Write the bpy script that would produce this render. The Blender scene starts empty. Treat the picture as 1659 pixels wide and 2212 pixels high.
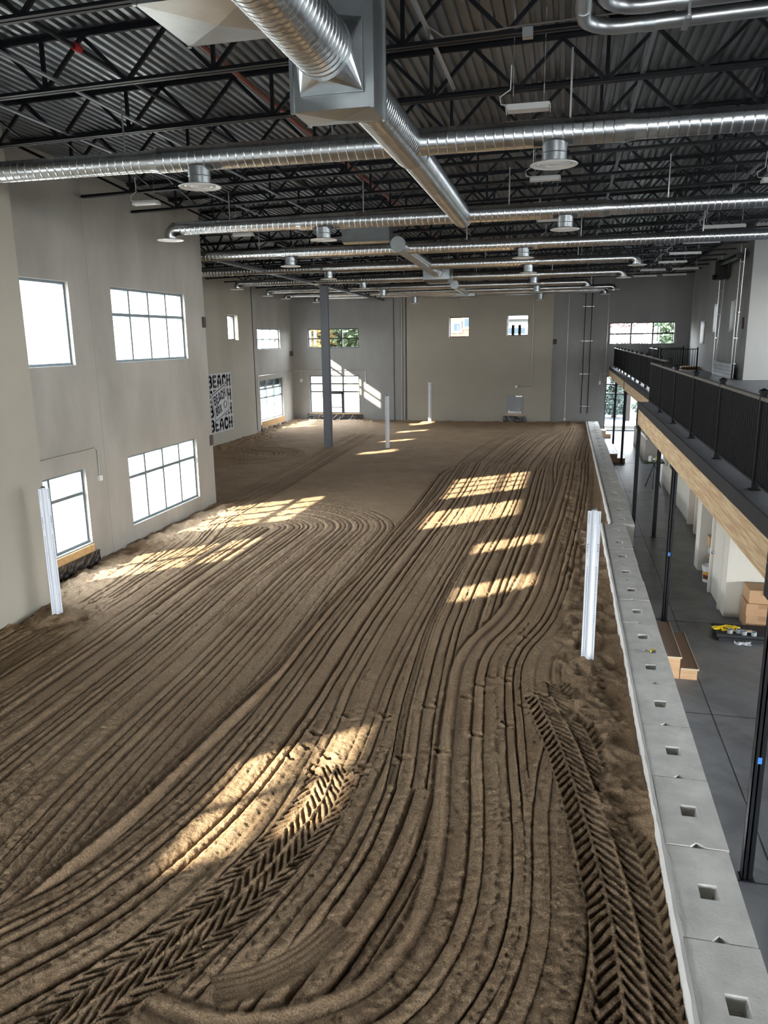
import bpy, math, random
import numpy as np
from mathutils import Vector, Matrix
random.seed(7); rng = np.random.default_rng(7)
SC = bpy.context.scene; COL = SC.collection
PI = math.pi

# ------------------------------------------------------------------ camera
EYE = 5.56
def cam_axes(p, y, r):
    f = np.array([-math.sin(y)*math.cos(p), math.cos(y)*math.cos(p), -math.sin(p)])
    rt = np.array([math.cos(y), math.sin(y), 0.0]); up = np.cross(rt, f)
    return rt*math.cos(r)+up*math.sin(r), -rt*math.sin(r)+up*math.cos(r), f
cr, cu, cf = cam_axes(0.224926, 0.2322056, -0.0130165)
cd = bpy.data.cameras.new('camera'); cam = bpy.data.objects.new('camera', cd); COL.objects.link(cam)
cam.matrix_world = Matrix(((cr[0], cu[0], -cf[0], 0), (cr[1], cu[1], -cf[1], 0), (cr[2], cu[2], -cf[2], EYE), (0, 0, 0, 1)))
cd.sensor_fit = 'VERTICAL'; cd.sensor_height = 36.0; cd.lens = 1638.33/2212*36.0
cd.clip_start = 0.05; cd.clip_end = 600
SC.camera = cam

# ------------------------------------------------------------------ light
SUN_E = 26.0; SKY_E = 24.0; EXPO = 0.36
w = bpy.data.worlds.new('sky'); SC.world = w; w.use_nodes = True
nt = w.node_tree; nt.nodes.clear()
out = nt.nodes.new('ShaderNodeOutputWorld'); bg = nt.nodes.new('ShaderNodeBackground')
tc = nt.nodes.new('ShaderNodeTexCoord'); sep = nt.nodes.new('ShaderNodeSeparateXYZ'); rmp = nt.nodes.new('ShaderNodeValToRGB')
rmp.color_ramp.elements[0].position = 0.0; rmp.color_ramp.elements[0].color = (0.98, 0.98, 1.0, 1)
rmp.color_ramp.elements[1].position = 0.9; rmp.color_ramp.elements[1].color = (0.70, 0.82, 1.0, 1)
nt.links.new(tc.outputs['Generated'], sep.inputs[0]); nt.links.new(sep.outputs['Z'], rmp.inputs[0])
nt.links.new(rmp.outputs[0], bg.inputs['Color']); bg.inputs['Strength'].default_value = SKY_E
nt.links.new(bg.outputs[0], out.inputs['Surface'])
sd = bpy.data.lights.new('sun', 'SUN'); sd.energy = SUN_E; sd.angle = math.radians(0.9); sd.color = (1.0, 0.89, 0.72)
sun = bpy.data.objects.new('sun', sd); COL.objects.link(sun); sun.location = (-30, -20, 30)
sun.rotation_euler = Vector((1.0, 0.93, -0.654)).to_track_quat('-Z', 'Y').to_euler()
def portal(cx, cy, cz, sx, sy, rot):
    l = bpy.data.lights.new('daylight_portal', 'AREA'); l.shape = 'RECTANGLE'; l.size = sx; l.size_y = sy
    l.cycles.is_portal = True
    o = bpy.data.objects.new('daylight_portal', l); COL.objects.link(o); o.location = (cx, cy, cz); o.rotation_euler = rot
SC.view_settings.view_transform = 'Standard'; SC.view_settings.look = 'None'
SC.view_settings.gamma = 1.0; SC.view_settings.use_curve_mapping = False; SC.view_settings.exposure = EXPO
cy = SC.cycles
cy.use_denoising = True; cy.max_bounces = 7; cy.diffuse_bounces = 5; cy.glossy_bounces = 3; cy.transmission_bounces = 4
cy.transparent_max_bounces = 8; cy.sample_clamp_indirect = 6.0; cy.use_adaptive_sampling = True; cy.adaptive_threshold = 0.03
cy.caustics_reflective = False; cy.caustics_refractive = False

# ------------------------------------------------------------------ materials
M = {}
def mat(name, col, rough=0.7, metal=0.0, noise=0.0, nscale=4.0, bump=0.0, bscale=30.0, spec=0.5, col2=None, stretch=(1, 1, 1)):
    m = bpy.data.materials.new(name); m.use_nodes = True; n = m.node_tree; b = n.nodes['Principled BSDF']
    b.inputs['Base Color'].default_value = (*col, 1); b.inputs['Roughness'].default_value = rough
    b.inputs['Metallic'].default_value = metal; b.inputs['Specular IOR Level'].default_value = spec
    if noise or col2 or bump:
        tcn = n.nodes.new('ShaderNodeTexCoord'); mp = n.nodes.new('ShaderNodeMapping'); mp.inputs['Scale'].default_value = stretch
        g = n.nodes.new('ShaderNodeNewGeometry'); n.links.new(g.outputs['Position'], mp.inputs[0])
    if noise or col2:
        t = n.nodes.new('ShaderNodeTexNoise'); t.inputs['Scale'].default_value = nscale; t.inputs['Detail'].default_value = 5
        t.inputs['Roughness'].default_value = 0.6
        n.links.new(mp.outputs[0], t.inputs['Vector'])
        r = n.nodes.new('ShaderNodeValToRGB'); r.color_ramp.elements[0].position = 0.32; r.color_ramp.elements[1].position = 0.68
        c2 = col2 or tuple(min(1, c*(1+noise)) for c in col); c1 = tuple(c*(1-noise) for c in col) if not col2 else col
        r.color_ramp.elements[0].color = (*c1, 1); r.color_ramp.elements[1].color = (*c2, 1)
        n.links.new(t.outputs['Fac'], r.inputs[0]); n.links.new(r.outputs[0], b.inputs['Base Color'])
    if bump:
        t2 = n.nodes.new('ShaderNodeTexNoise'); t2.inputs['Scale'].default_value = bscale; t2.inputs['Detail'].default_value = 4
        bp = n.nodes.new('ShaderNodeBump'); bp.inputs['Strength'].default_value = bump; bp.inputs['Distance'].default_value = 0.02
        n.links.new(mp.outputs[0], t2.inputs['Vector']); n.links.new(t2.outputs['Fac'], bp.inputs['Height']); n.links.new(bp.outputs[0], b.inputs['Normal'])
    M[name] = m; return m
mat('concrete', (0.345, 0.332, 0.30), 0.85, noise=0.17, nscale=0.55, bump=0.12, bscale=9, stretch=(1, 1, 0.45))
mat('concrete_dark', (0.30, 0.30, 0.29), 0.85, noise=0.14, nscale=0.5, bump=0.1, bscale=9, stretch=(1, 1, 0.5))
mat('beige_paint', (0.40, 0.37, 0.305), 0.8, noise=0.04, nscale=0.6, bump=0.06, bscale=14)
mat('gray_paint', (0.40, 0.395, 0.37), 0.8, noise=0.05, nscale=0.7, bump=0.06, bscale=14)
mat('partition_paint', (0.58, 0.55, 0.48), 0.75, noise=0.02)
mat('door_paint', (0.60, 0.57, 0.50), 0.5)
mat('block_concrete', (0.68, 0.665, 0.62), 0.9, noise=0.16, nscale=2.6, bump=0.25, bscale=35)
mat('white_foam', (0.80, 0.79, 0.75), 0.9, bump=0.2, bscale=40)
mat('white_trim', (0.80, 0.79, 0.74), 0.6)
mat('black_steel', (0.008, 0.009, 0.011), 0.4, spec=0.25)
mat('black_rail', (0.005, 0.005, 0.006), 0.5, spec=0.12)
mat('rail_cap', (0.10, 0.09, 0.075), 0.4)
mat('joist_paint', (0.006, 0.007, 0.010), 0.45, spec=0.3)
mat('deck_metal', (0.24, 0.255, 0.265), 0.36, metal=0.85, noise=0.15, nscale=1.5)
mat('galvanized', (0.62, 0.64, 0.65), 0.27, metal=1.0, noise=0.14, nscale=3.0, bump=0.10, bscale=5)
mat('galvanized_flat', (0.50, 0.53, 0.54), 0.33, metal=1.0, noise=0.16, nscale=1.5, bump=0.10, bscale=3)
mat('conduit', (0.55, 0.56, 0.56), 0.35, metal=1.0)
mat('white_enamel', (0.80, 0.80, 0.78), 0.35)
mat('girder_paint', (0.07, 0.075, 0.085), 0.4)
mat('gray_column', (0.20, 0.215, 0.24), 0.45)
mat('aluminium', (0.74, 0.78, 0.84), 0.45, metal=0.1)
mat('frame_gray', (0.16, 0.20, 0.22), 0.4, metal=0.3)
mat('frame_dark', (0.022, 0.024, 0.028), 0.4)
mat('hole_black', (0.004, 0.004, 0.004), 0.9)
mat('label_gray', (0.13, 0.13, 0.15), 0.6)
mat('mural_white', (0.52, 0.52, 0.52), 0.7)
mat('mural_gray', (0.115, 0.12, 0.13), 0.7)
mat('osb', (0.52, 0.33, 0.15), 0.8, noise=0.25, nscale=22)
mat('plastic_black', (0.012, 0.013, 0.016), 0.22, bump=1.0, bscale=11, spec=0.8)
mat('copper_pipe', (0.22, 0.06, 0.035), 0.5)
mat('cardboard', (0.40, 0.24, 0.13), 0.8, noise=0.05)
mat('cardboard_tape', (0.30, 0.17, 0.085), 0.35)
mat('white_plastic', (0.78, 0.79, 0.78), 0.35)
mat('orange_label', (0.75, 0.36, 0.05), 0.5)
mat('brown_label', (0.14, 0.035, 0.02), 0.5)
mat('yellow', (0.85, 0.62, 0.02), 0.5)
mat('gray_pvc', (0.30, 0.33, 0.34), 0.45)
mat('blue_tape', (0.05, 0.24, 0.70), 0.6)
mat('carpet_brown', (0.115, 0.07, 0.042), 0.95, noise=0.3, nscale=40, bump=0.4, bscale=80)
mat('plywood', (0.60, 0.38, 0.21), 0.7, noise=0.14, nscale=3, stretch=(1, 1, 9))
mat('plywood_edge', (0.62, 0.50, 0.34), 0.7)
mat('black_foam', (0.016, 0.017, 0.02), 0.75)
mat('pine', (0.42, 0.26, 0.13), 0.7, noise=0.15, nscale=4)
mat('gray_door', (0.34, 0.36, 0.38), 0.5)
mat('chrome', (0.75, 0.75, 0.75), 0.15, metal=1.0)
mat('rust', (0.07, 0.05, 0.045), 0.8)
mat('asphalt', (0.034, 0.035, 0.038), 0.9, noise=0.06)
mat('curb', (0.186, 0.186, 0.180), 0.9)
mat('lawn', (0.031, 0.053, 0.009), 0.95, noise=0.2, nscale=3)
mat('bark', (0.037, 0.031, 0.026), 0.9)
mat('leaf_yellow', (0.105, 0.065, 0.007), 0.8)
mat('leaf_green', (0.028, 0.046, 0.015), 0.8)
mat('leaf_red', (0.105, 0.056, 0.056), 0.8)
mat('needle_green', (0.025, 0.043, 0.031), 0.8)
mat('siding_orange', (0.105, 0.040, 0.022), 0.8)
mat('stucco', (0.081, 0.081, 0.077), 0.8)
mat('window_blue', (0.019, 0.031, 0.040), 0.2)
mat('ground', (0.30, 0.29, 0.27), 0.95)
mat('hinge', (0.25, 0.24, 0.22), 0.35, metal=1.0)
mat('red', (0.5, 0.02, 0.02), 0.4)

# beam wood: layered laminations running along Y, varying with Z and long Y noise
def wood_mat():
    m = bpy.data.materials.new('glulam'); m.use_nodes = True; n = m.node_tree; b = n.nodes['Principled BSDF']
    g = n.nodes.new('ShaderNodeNewGeometry'); mp = n.nodes.new('ShaderNodeMapping'); mp.inputs['Scale'].default_value = (1, 1.3, 26)
    t = n.nodes.new('ShaderNodeTexNoise'); t.inputs['Scale'].default_value = 1.3; t.inputs['Detail'].default_value = 3
    br = n.nodes.new('ShaderNodeValToRGB'); br.color_ramp.elements[0].position = 0.38; br.color_ramp.elements[1].position = 0.62
    br.color_ramp.elements[0].color = (0.60, 0.38, 0.21, 1); br.color_ramp.elements[1].color = (0.80, 0.62, 0.38, 1)
    n.links.new(g.outputs['Position'], mp.inputs[0]); n.links.new(mp.outputs[0], t.inputs['Vector'])
    n.links.new(t.outputs['Fac'], br.inputs[0]); n.links.new(br.outputs[0], b.inputs['Base Color'])
    b.inputs['Roughness'].default_value = 0.65; M['glulam'] = m
wood_mat()
def floor_mat():
    m = bpy.data.materials.new('slab'); m.use_nodes = True; n = m.node_tree; b = n.nodes['Principled BSDF']
    g = n.nodes.new('ShaderNodeNewGeometry'); t = n.nodes.new('ShaderNodeTexNoise'); t.inputs['Scale'].default_value = 0.9
    t.inputs['Detail'].default_value = 8; t.inputs['Roughness'].default_value = 0.7; t.inputs['Distortion'].default_value = 1.2
    r = n.nodes.new('ShaderNodeValToRGB'); r.color_ramp.elements[0].position = 0.35; r.color_ramp.elements[1].position = 0.72
    r.color_ramp.elements[0].color = (0.085, 0.088, 0.096, 1); r.color_ramp.elements[1].color = (0.19, 0.195, 0.205, 1)
    n.links.new(g.outputs['Position'], t.inputs['Vector']); n.links.new(t.outputs['Fac'], r.inputs[0]); n.links.new(r.outputs[0], b.inputs['Base Color'])
    b.inputs['Roughness'].default_value = 0.42; M['slab'] = m
floor_mat()
def glass_mat():
    m = bpy.data.materials.new('window_glass'); m.use_nodes = True; n = m.node_tree; n.nodes.clear()
    o = n.nodes.new('ShaderNodeOutputMaterial'); mx = n.nodes.new('ShaderNodeMixShader'); mx.inputs[0].default_value = 0.07
    t = n.nodes.new('ShaderNodeBsdfTransparent'); t.inputs[0].default_value = (0.93, 0.96, 0.96, 1)
    gl = n.nodes.new('ShaderNodeBsdfGlossy'); gl.inputs['Roughness'].default_value = 0.02
    n.links.new(t.outputs[0], mx.inputs[1]); n.links.new(gl.outputs[0], mx.inputs[2]); n.links.new(mx.outputs[0], o.inputs[0]); M['glass'] = m
    m = bpy.data.materials.new('clear_wrap'); m.use_nodes = True; n = m.node_tree; n.nodes.clear()
    o = n.nodes.new('ShaderNodeOutputMaterial'); mx = n.nodes.new('ShaderNodeMixShader'); mx.inputs[0].default_value = 0.55
    t = n.nodes.new('ShaderNodeBsdfTransparent'); gl = n.nodes.new('ShaderNodeBsdfDiffuse'); gl.inputs[0].default_value = (0.85, 0.87, 0.9, 1)
    n.links.new(t.outputs[0], mx.inputs[1]); n.links.new(gl.outputs[0], mx.inputs[2]); n.links.new(mx.outputs[0], o.inputs[0]); M['wrap'] = m
glass_mat()
def sand_mat():
    m = bpy.data.materials.new('sand'); m.use_nodes = True; n = m.node_tree; b = n.nodes['Principled BSDF']
    g = n.nodes.new('ShaderNodeNewGeometry')
    t = n.nodes.new('ShaderNodeTexNoise'); t.inputs['Scale'].default_value = 0.8; t.inputs['Detail'].default_value = 7; t.inputs['Roughness'].default_value = 0.65
    r = n.nodes.new('ShaderNodeValToRGB'); r.color_ramp.elements[0].position = 0.3; r.color_ramp.elements[1].position = 0.7
    r.color_ramp.elements[0].color = (0.44, 0.298, 0.180, 1); r.color_ramp.elements[1].color = (0.56, 0.40, 0.25, 1)
    n.links.new(g.outputs['Position'], t.inputs['Vector']); n.links.new(t.outputs['Fac'], r.inputs[0]); n.links.new(r.outputs[0], b.inputs['Base Color'])
    sp = n.nodes.new('ShaderNodeTexNoise'); sp.inputs['Scale'].default_value = 70; sp.inputs['Detail'].default_value = 4; n.links.new(g.outputs['Position'], sp.inputs['Vector'])
    sr = n.nodes.new('ShaderNodeMapRange'); sr.inputs[1].default_value = 0.3; sr.inputs[2].default_value = 0.7; sr.inputs[3].default_value = 0.55; sr.inputs[4].default_value = 1.4; n.links.new(sp.outputs['Fac'], sr.inputs[0])
    vm = n.nodes.new('ShaderNodeVectorMath'); vm.operation = 'SCALE'; n.links.new(r.outputs[0], vm.inputs[0]); n.links.new(sr.outputs[0], vm.inputs['Scale']); n.links.new(vm.outputs[0], b.inputs['Base Color'])
    b.inputs['Roughness'].default_value = 0.95; b.inputs['Specular IOR Level'].default_value = 0.15
    t2 = n.nodes.new('ShaderNodeTexNoise'); t2.inputs['Scale'].default_value = 48; t2.inputs['Detail'].default_value = 6; t2.inputs['Roughness'].default_value = 0.7
    bp = n.nodes.new('ShaderNodeBump'); bp.inputs['Strength'].default_value = 1.0; bp.inputs['Distance'].default_value = 0.055
    n.links.new(g.outputs['Position'], t2.inputs['Vector']); n.links.new(t2.outputs['Fac'], bp.inputs['Height']); n.links.new(bp.outputs[0], b.inputs['Normal'])
    M['sand'] = m
sand_mat()

# ------------------------------------------------------------------ mesh helpers
class MB:
    def __init__(s): s.v = []; s.f = []
    def face(s, pts):
        i = len(s.v); s.v += [tuple(p) for p in pts]; s.f.append(tuple(range(i, i+len(pts)))); return s
    def box(s, x0, x1, y0, y1, z0, z1):
        i = len(s.v)
        s.v += [(x0, y0, z0), (x1, y0, z0), (x1, y1, z0), (x0, y1, z0), (x0, y0, z1), (x1, y0, z1), (x1, y1, z1), (x0, y1, z1)]
        s.f += [tuple(i+k for k in q) for q in ((0, 3, 2, 1), (4, 5, 6, 7), (0, 1, 5, 4), (1, 2, 6, 5), (2, 3, 7, 6), (3, 0, 4, 7))]; return s
    def bar(s, p0, p1, w, h, up=(0, 0, 1)):
        p0 = Vector(p0); p1 = Vector(p1); d = (p1-p0).normalized(); u = Vector(up)
        if abs(d.dot(u)) > 0.98: u = Vector((0, 1, 0))
        a = d.cross(u).normalized()*(w/2); b = a.cross(d).normalized()*(h/2); i = len(s.v)
        for p in (p0, p1): s.v += [tuple(p-a-b), tuple(p+a-b), tuple(p+a+b), tuple(p-a+b)]
        s.f += [tuple(i+k for k in q) for q in ((0, 3, 2, 1), (4, 5, 6, 7), (0, 1, 5, 4), (1, 2, 6, 5), (2, 3, 7, 6), (3, 0, 4, 7))]; return s
    def tube(s, pts, rad, n=12, caps=True):
        pts = [Vector(p) for p in pts]; rad = rad if isinstance(rad, (list, tuple)) else [rad]*len(pts); base = len(s.v)
        d0 = (pts[1]-pts[0]).normalized(); u = Vector((0, 0, 1)) if abs(d0.z) < 0.9 else Vector((0, 1, 0)); u = (u-d0*u.dot(d0)).normalized()
        for k, p in enumerate(pts):
            if k == 0: d = d0
            elif k == len(pts)-1: d = (pts[k]-pts[k-1]).normalized()
            else: d = ((pts[k+1]-p).normalized()+(p-pts[k-1]).normalized()); d = d.normalized() if d.length > 1e-6 else d0
            u = u-d*u.dot(d)
            if u.length < 1e-6: u = Vector((0, 1, 0))-d*d.y
            u.normalize(); v = d.cross(u)
            for j in range(n):
                a = 2*PI*j/n; s.v.append(tuple(p+(u*math.cos(a)+v*math.sin(a))*rad[k]))
        for k in range(len(pts)-1):
            for j in range(n):
                a = base+k*n+j; b = base+k*n+(j+1) % n; s.f.append((a, b, b+n, a+n))
        if caps: s.f.append(tuple(base+j for j in reversed(range(n)))); s.f.append(tuple(base+(len(pts)-1)*n+j for j in range(n)))
        return s
    def lathe(s, c, prof, n=24):
        base = len(s.v)
        for r, z in prof:
            for j in range(n):
                a = 2*PI*j/n; s.v.append((c[0]+r*math.cos(a), c[1]+r*math.sin(a), c[2]+z))
        for k in range(len(prof)-1):
            for j in range(n):
                a = base+k*n+j; b = base+k*n+(j+1) % n; s.f.append((a, b, b+n, a+n))
        return s
    def mesh(s, name, smooth=False):
        me = bpy.data.meshes.new(name); me.from_pydata(s.v, [], s.f)
        if smooth:
            me.polygons.foreach_set('use_smooth', [True]*len(me.polygons)); me.set_sharp_from_angle(angle=math.radians(40))
        me.update(); return me
def addmesh(name, me, m=None, parent=None, loc=(0, 0, 0)):
    o = bpy.data.objects.new(name, me); COL.objects.link(o); o.location = loc
    if m and not me.materials: me.materials.append(M[m])
    if parent: o.parent = parent
    return o
def part(parent, name, mb, m, smooth=False, label=None):
    o = addmesh(name, mb.mesh(name, smooth), m, parent)
    if label: o['label'] = label
    return o
def tag(o, label, cat, group=None, kind=None):
    o['label'] = label; o['category'] = cat
    if group: o['group'] = group
    if kind: o['kind'] = kind
    return o
def thing(name, label, cat, loc=(0, 0, 0), group=None, rz=0.0):
    o = bpy.data.objects.new(name, None); COL.objects.link(o); o.location = loc; o.rotation_euler = (0, 0, rz); o.empty_display_size = 0.1
    return tag(o, label, cat, group)
def solid(name, mb, m, label, cat, loc=(0, 0, 0), group=None, smooth=False, kind=None):
    return tag(addmesh(name, mb.mesh(name, smooth), m, None, loc), label, cat, group, kind)
def struct(name, mb, m, smooth=False, parent=None):
    o = addmesh(name, mb.mesh(name, smooth), m, parent); o['kind'] = 'structure'; return o

def dup(o, loc, label, group=None, rz=None):
    c = o.copy(); COL.objects.link(c); c.location = loc; c['label'] = label
    if rz is not None: c.rotation_euler = (0, 0, rz)
    if group: c['group'] = group
    for ch in list(o.children):
        d = ch.copy(); COL.objects.link(d); d.parent = c
        for g in list(ch.children):
            e = g.copy(); COL.objects.link(e); e.parent = d
    return c
ORD = ['first', 'second', 'third', 'fourth', 'fifth', 'sixth', 'seventh', 'eighth', 'ninth', 'tenth', 'eleventh', 'twelfth', 'thirteenth',
       'fourteenth', 'fifteenth', 'sixteenth', 'seventeenth', 'eighteenth', 'nineteenth', 'twentieth', 'twenty-first', 'twenty-second']

# ------------------------------------------------------------------ shell
def wall_x(name, X, th, y0, y1, z0, z1, holes, m, sgn=1):
    """wall in plane X (inner face at X, body towards -sgn); holes = (y0,y1,z0,z1)"""
    ys = sorted({y0, y1, *[h[0] for h in holes], *[h[1] for h in holes]}); zs = sorted({z0, z1, *[h[2] for h in holes], *[h[3] for h in holes]})
    mb = MB(); Xo = X-sgn*th
    def hole(a, b, c, d): return any(h[0] <= a+1e-6 and b <= h[1]+1e-6 and h[2] <= c+1e-6 and d <= h[3]+1e-6 for h in holes)
    for a, b in zip(ys, ys[1:]):
        for c, d in zip(zs, zs[1:]):
            if hole(a, b, c, d): continue
            mb.face([(X, a, c), (X, b, c), (X, b, d), (X, a, d)]); mb.face([(Xo, a, c), (Xo, a, d), (Xo, b, d), (Xo, b, c)])
    for a, b, c, d in holes:
        mb.face([(X, a, c), (Xo, a, c), (Xo, b, c), (X, b, c)]); mb.face([(X, a, d), (X, b, d), (Xo, b, d), (Xo, a, d)])
        mb.face([(X, a, c), (X, a, d), (Xo, a, d), (Xo, a, c)]); mb.face([(X, b, c), (Xo, b, c), (Xo, b, d), (X, b, d)])
    mb.face([(X, y0, z0), (X, y0, z1), (Xo, y0, z1), (Xo, y0, z0)]); mb.face([(X, y1, z0), (Xo, y1, z0), (Xo, y1, z1), (X, y1, z1)])
    mb.face([(X, y0, z1), (X, y1, z1), (Xo, y1, z1), (Xo, y0, z1)])
    return struct(name, mb, m)
def wall_y(name, Y, th, x0, x1, z0, z1, holes, m, sgn=1):
    """inner face at Y, body towards +sgn"""
    o = wall_x(name, 0, th, x0, x1, z0, z1, holes, m, -1)
    me = o.data
    co = np.empty(len(me.vertices)*3); me.vertices.foreach_get('co', co); co = co.reshape(-1, 3)
    new = np.stack([co[:, 1], Y+sgn*co[:, 0], co[:, 2]], 1); me.vertices.foreach_set('co', new.ravel()); me.flip_normals(); me.update()
    return o
def zb(X, Y): return 8.98+0.021*X-0.010*(Y-12)      # underside of the joists' bottom chords
def zd(X, Y): return zb(X, Y)+0.70                  # deck

WN = [0]
def window(plane, P, a0, a1, z0, z1, cols, rows, m='frame_gray', depth=0.16, fr=0.06, mul=0.075, rough_portal=True, door=None, glass=True):
    """plane 'x+' inner room is at +X of P ... frame lies at P (centre of frame), a = other horizontal axis"""
    WN[0] += 1
    ax = plane[0]
    def bx(mb, a, b, c, d, dp):
        if ax == 'x': mb.box(P-dp/2, P+dp/2, a, b, c, d)
        else: mb.box(a, b, P-dp/2, P+dp/2, c, d)
    f = MB(); bx(f, a0, a0+fr, z0, z1, depth); bx(f, a1-fr, a1, z0, z1, depth); bx(f, a0+fr, a1-fr, z0, z0+fr, depth); bx(f, a0+fr, a1-fr, z1-fr, z1, depth)
    o = struct('window_%d' % WN[0], f, m)
    if cols or rows:
        mu = MB()
        for c in cols: bx(mu, c-mul/2, c+mul/2, z0+fr, z1-fr, depth*0.9)
        for r in rows: bx(mu, a0+fr, a1-fr, r-mul/2, r+mul/2, depth*0.8)
        addmesh('mullion', mu.mesh('mullion'), m, o)
    if door:
        dm = MB(); d0, d1, dz = door
        bx(dm, d0, d0+0.1, z0, dz, depth*1.1); bx(dm, d1-0.1, d1, z0, dz, depth*1.1); bx(dm, d0, d1, dz-0.12, dz, depth*1.1); bx(dm, d0+0.1, d1-0.1, z0+0.35, z0+0.39, depth*1.2)
        addmesh('door_leaf', dm.mesh('door_leaf'), m, o)
    if glass:
        g = MB()
        if ax == 'x': g.face([(P, a0+fr, z0+fr), (P, a1-fr, z0+fr), (P, a1-fr, z1-fr), (P, a0+fr, z1-fr)])
        else: g.face([(a0+fr, P, z0+fr), (a1-fr, P, z0+fr), (a1-fr, P, z1-fr), (a0+fr, P, z1-fr)])
        addmesh('glass_pane', g.mesh('glass_pane'), 'glass', o)
    s = {'x+': (0, -PI/2, 0), 'x-': (0, PI/2, 0), 'y-': (-PI/2, 0, 0), 'y+': (PI/2, 0, 0)}[plane]
    if ax == 'x': portal(P-(0.12 if plane == 'x+' else -0.12), (a0+a1)/2, (z0+z1)/2, z1-z0, a1-a0, s)
    else: portal((a0+a1)/2, P+(0.12 if plane == 'y-' else -0.12), (z0+z1)/2, a1-a0, z1-z0, s)
    return o
def lin(a, b, n): return [a+(b-a)*k/n for k in range(1, n)]

YF = 47.0
# floors
struct('floor', MB().box(-17.4, 13.6, -9.0, 47.4, -0.25, 0.0), 'slab')
j = MB()
for y in (7.5, 11.24, 15.17, 21.83, 28.4, 35.0, 41.1): j.box(1.8, 3.25, y-0.006, y+0.006, 0.0, 0.002)
j.box(2.352, 2.362, 4, 34.9, 0.0, 0.002)
struct('trim_1', j, 'hole_black')
# left wall of the near bay (with pilaster), windows
wall_x('wall_left_front', -10.75, 0.26, -9.0, 4.6, -0.2, 9.9, [(-1.1, 1.3, 5.06, 6.12), (-1.6, 2.1, 0.9, 2.70), (-8.0, -4.2, 0.9, 2.7)], 'concrete')
HL = [(12.95, 15.4, 5.06, 6.87), (17.05, 20.78, 5.06, 6.87), (12.95, 15.36, 0.93, 2.70), (17.17, 20.93, 0.90, 2.70)]
wall_x('wall_left', -10.75, 0.26, 12.7, 22.02, -0.2, 9.9, HL, 'concrete')
wall_x('wall_left_near', -9.87, 0.34, 4.6, 12.7, -0.2, 9.9, [(10.0, 11.2, 5.6, 6.84), (6.5, 7.7, 5.6, 6.84)], 'beige_paint')
for h in HL[:1]: window('x+', -10.92, h[0], h[1], h[2], h[3], [], [])
window('x+', -10.92, 17.05, 20.78, 5.06, 6.87, lin(17.05, 20.78, 4), [6.22])
window('x+', -10.92, 12.95, 15.36, 0.93, 2.70, [14.15], [2.13])
window('x+', -10.92, 17.17, 20.93, 0.90, 2.70, lin(17.17, 20.93, 4), [2.13])
window('x+', -10.92, -1.1, 1.3, 5.06, 6.12, [0.1], [5.65])  # out-of-view window; size and bars set to shape the near sun patch
window('x+', -10.92, -8.0, -4.2, 0.9, 2.7, lin(-8, -4.2, 4), [2.13])  # unseen window behind the viewer, added for side light across the furrows
window('x+', -10.92, -1.6, 2.1, 0.9, 2.70, lin(-1.6, 2.1, 4), [2.13])
wall_y('wall_left_step', 12.7, 0.2, -11.01, -10.21, -0.2, 9.9, [], 'beige_paint', -1)
window('x+', -10.1, 10.0, 11.2, 5.6, 6.84, [], [])
window('x+', -10.1, 6.5, 7.7, 5.6, 6.84, [], [])
# return wall at the end of the near bay and the deep bay
wall_y('wall_return', 22.02, 0.26, -17.3, -11.01, -0.2, 9.9, [], 'concrete', -1)
wall_x('wall_left_beige', -16.75, 0.55, 22.03, 40.0, -0.2, 9.9, [(33.1, 34.3, 5.58, 6.83), (36.87, 38.1, 5.58, 6.83), (29.0, 30.2, 5.58, 6.83), (25.0, 26.2, 5.58, 6.83)], 'beige_paint')
wall_x('wall_left_far', -17.02, 0.28, 40.01, 47.3, -0.2, 9.9, [(41.35, 44.9, 5.03, 6.20), (41.35, 45.1, 0.72, 3.30)], 'concrete')
for a in (33.1, 36.87, 29.0, 25.0): window('x+', -17.05, a, a+1.22, 5.58, 6.83, [], [], m='frame_dark')
window('x+', -17.2, 41.35, 44.9, 5.03, 6.20, lin(41.35, 44.9, 3), [5.6])
window('x+', -17.2, 41.35, 45.1, 0.95, 3.30, lin(41.35, 45.1, 3), [2.75, 2.25])
# far wall
wall_y('wall_back', YF, 0.28, -17.3, 6.85, -0.2, 9.9, [(-15.93, -12.6, 5.02, 6.20), (-15.92, -12.6, 0.93, 3.29), (-6.88, -5.67, 5.58, 6.76), (-3.41, -2.16, 5.62, 6.83), (2.46, 6.07, 5.04, 6.28), (2.41, 6.0, 0.02, 3.25), (-3.33, -2.33, 0.5, 2.14)], 'concrete_dark')
wall_y('wall_back_beige', YF-0.14, 0.14, -9.5, -0.73, -0.2, 9.9, [(-6.88, -5.67, 5.58, 6.76), (-3.41, -2.16, 5.62, 6.83), (-3.33, -2.33, 0.5, 2.14)], 'beige_paint', 1)
window('y-', YF+0.15, -15.93, -12.6, 5.02, 6.20, lin(-15.93, -12.6, 3), [5.6], m='frame_dark', fr=0.05)
window('y-', YF+0.15, -15.92, -12.6, 0.93, 3.29, lin(-15.92, -12.6, 3), [2.78, 2.28], m='frame_dark', fr=0.05, door=(-14.75, -13.72, 2.25))
window('y-', YF+0.15, -6.88, -5.67, 5.58, 6.76, [], [], m='frame_dark', fr=0.05)
window('y-', YF+0.15, -3.41, -2.16, 5.62, 6.83, [], [], m='frame_dark', fr=0.05)
window('y-', YF+0.15, 2.46, 6.07, 5.04, 6.28, lin(2.46, 6.07, 3), [5.64], m='frame_dark', fr=0.05)
window('y-', YF+0.15, 2.41, 6.0, 0.02, 3.25, lin(2.41, 6.0, 3), [2.75, 2.2], m='frame_dark', fr=0.05)
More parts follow.
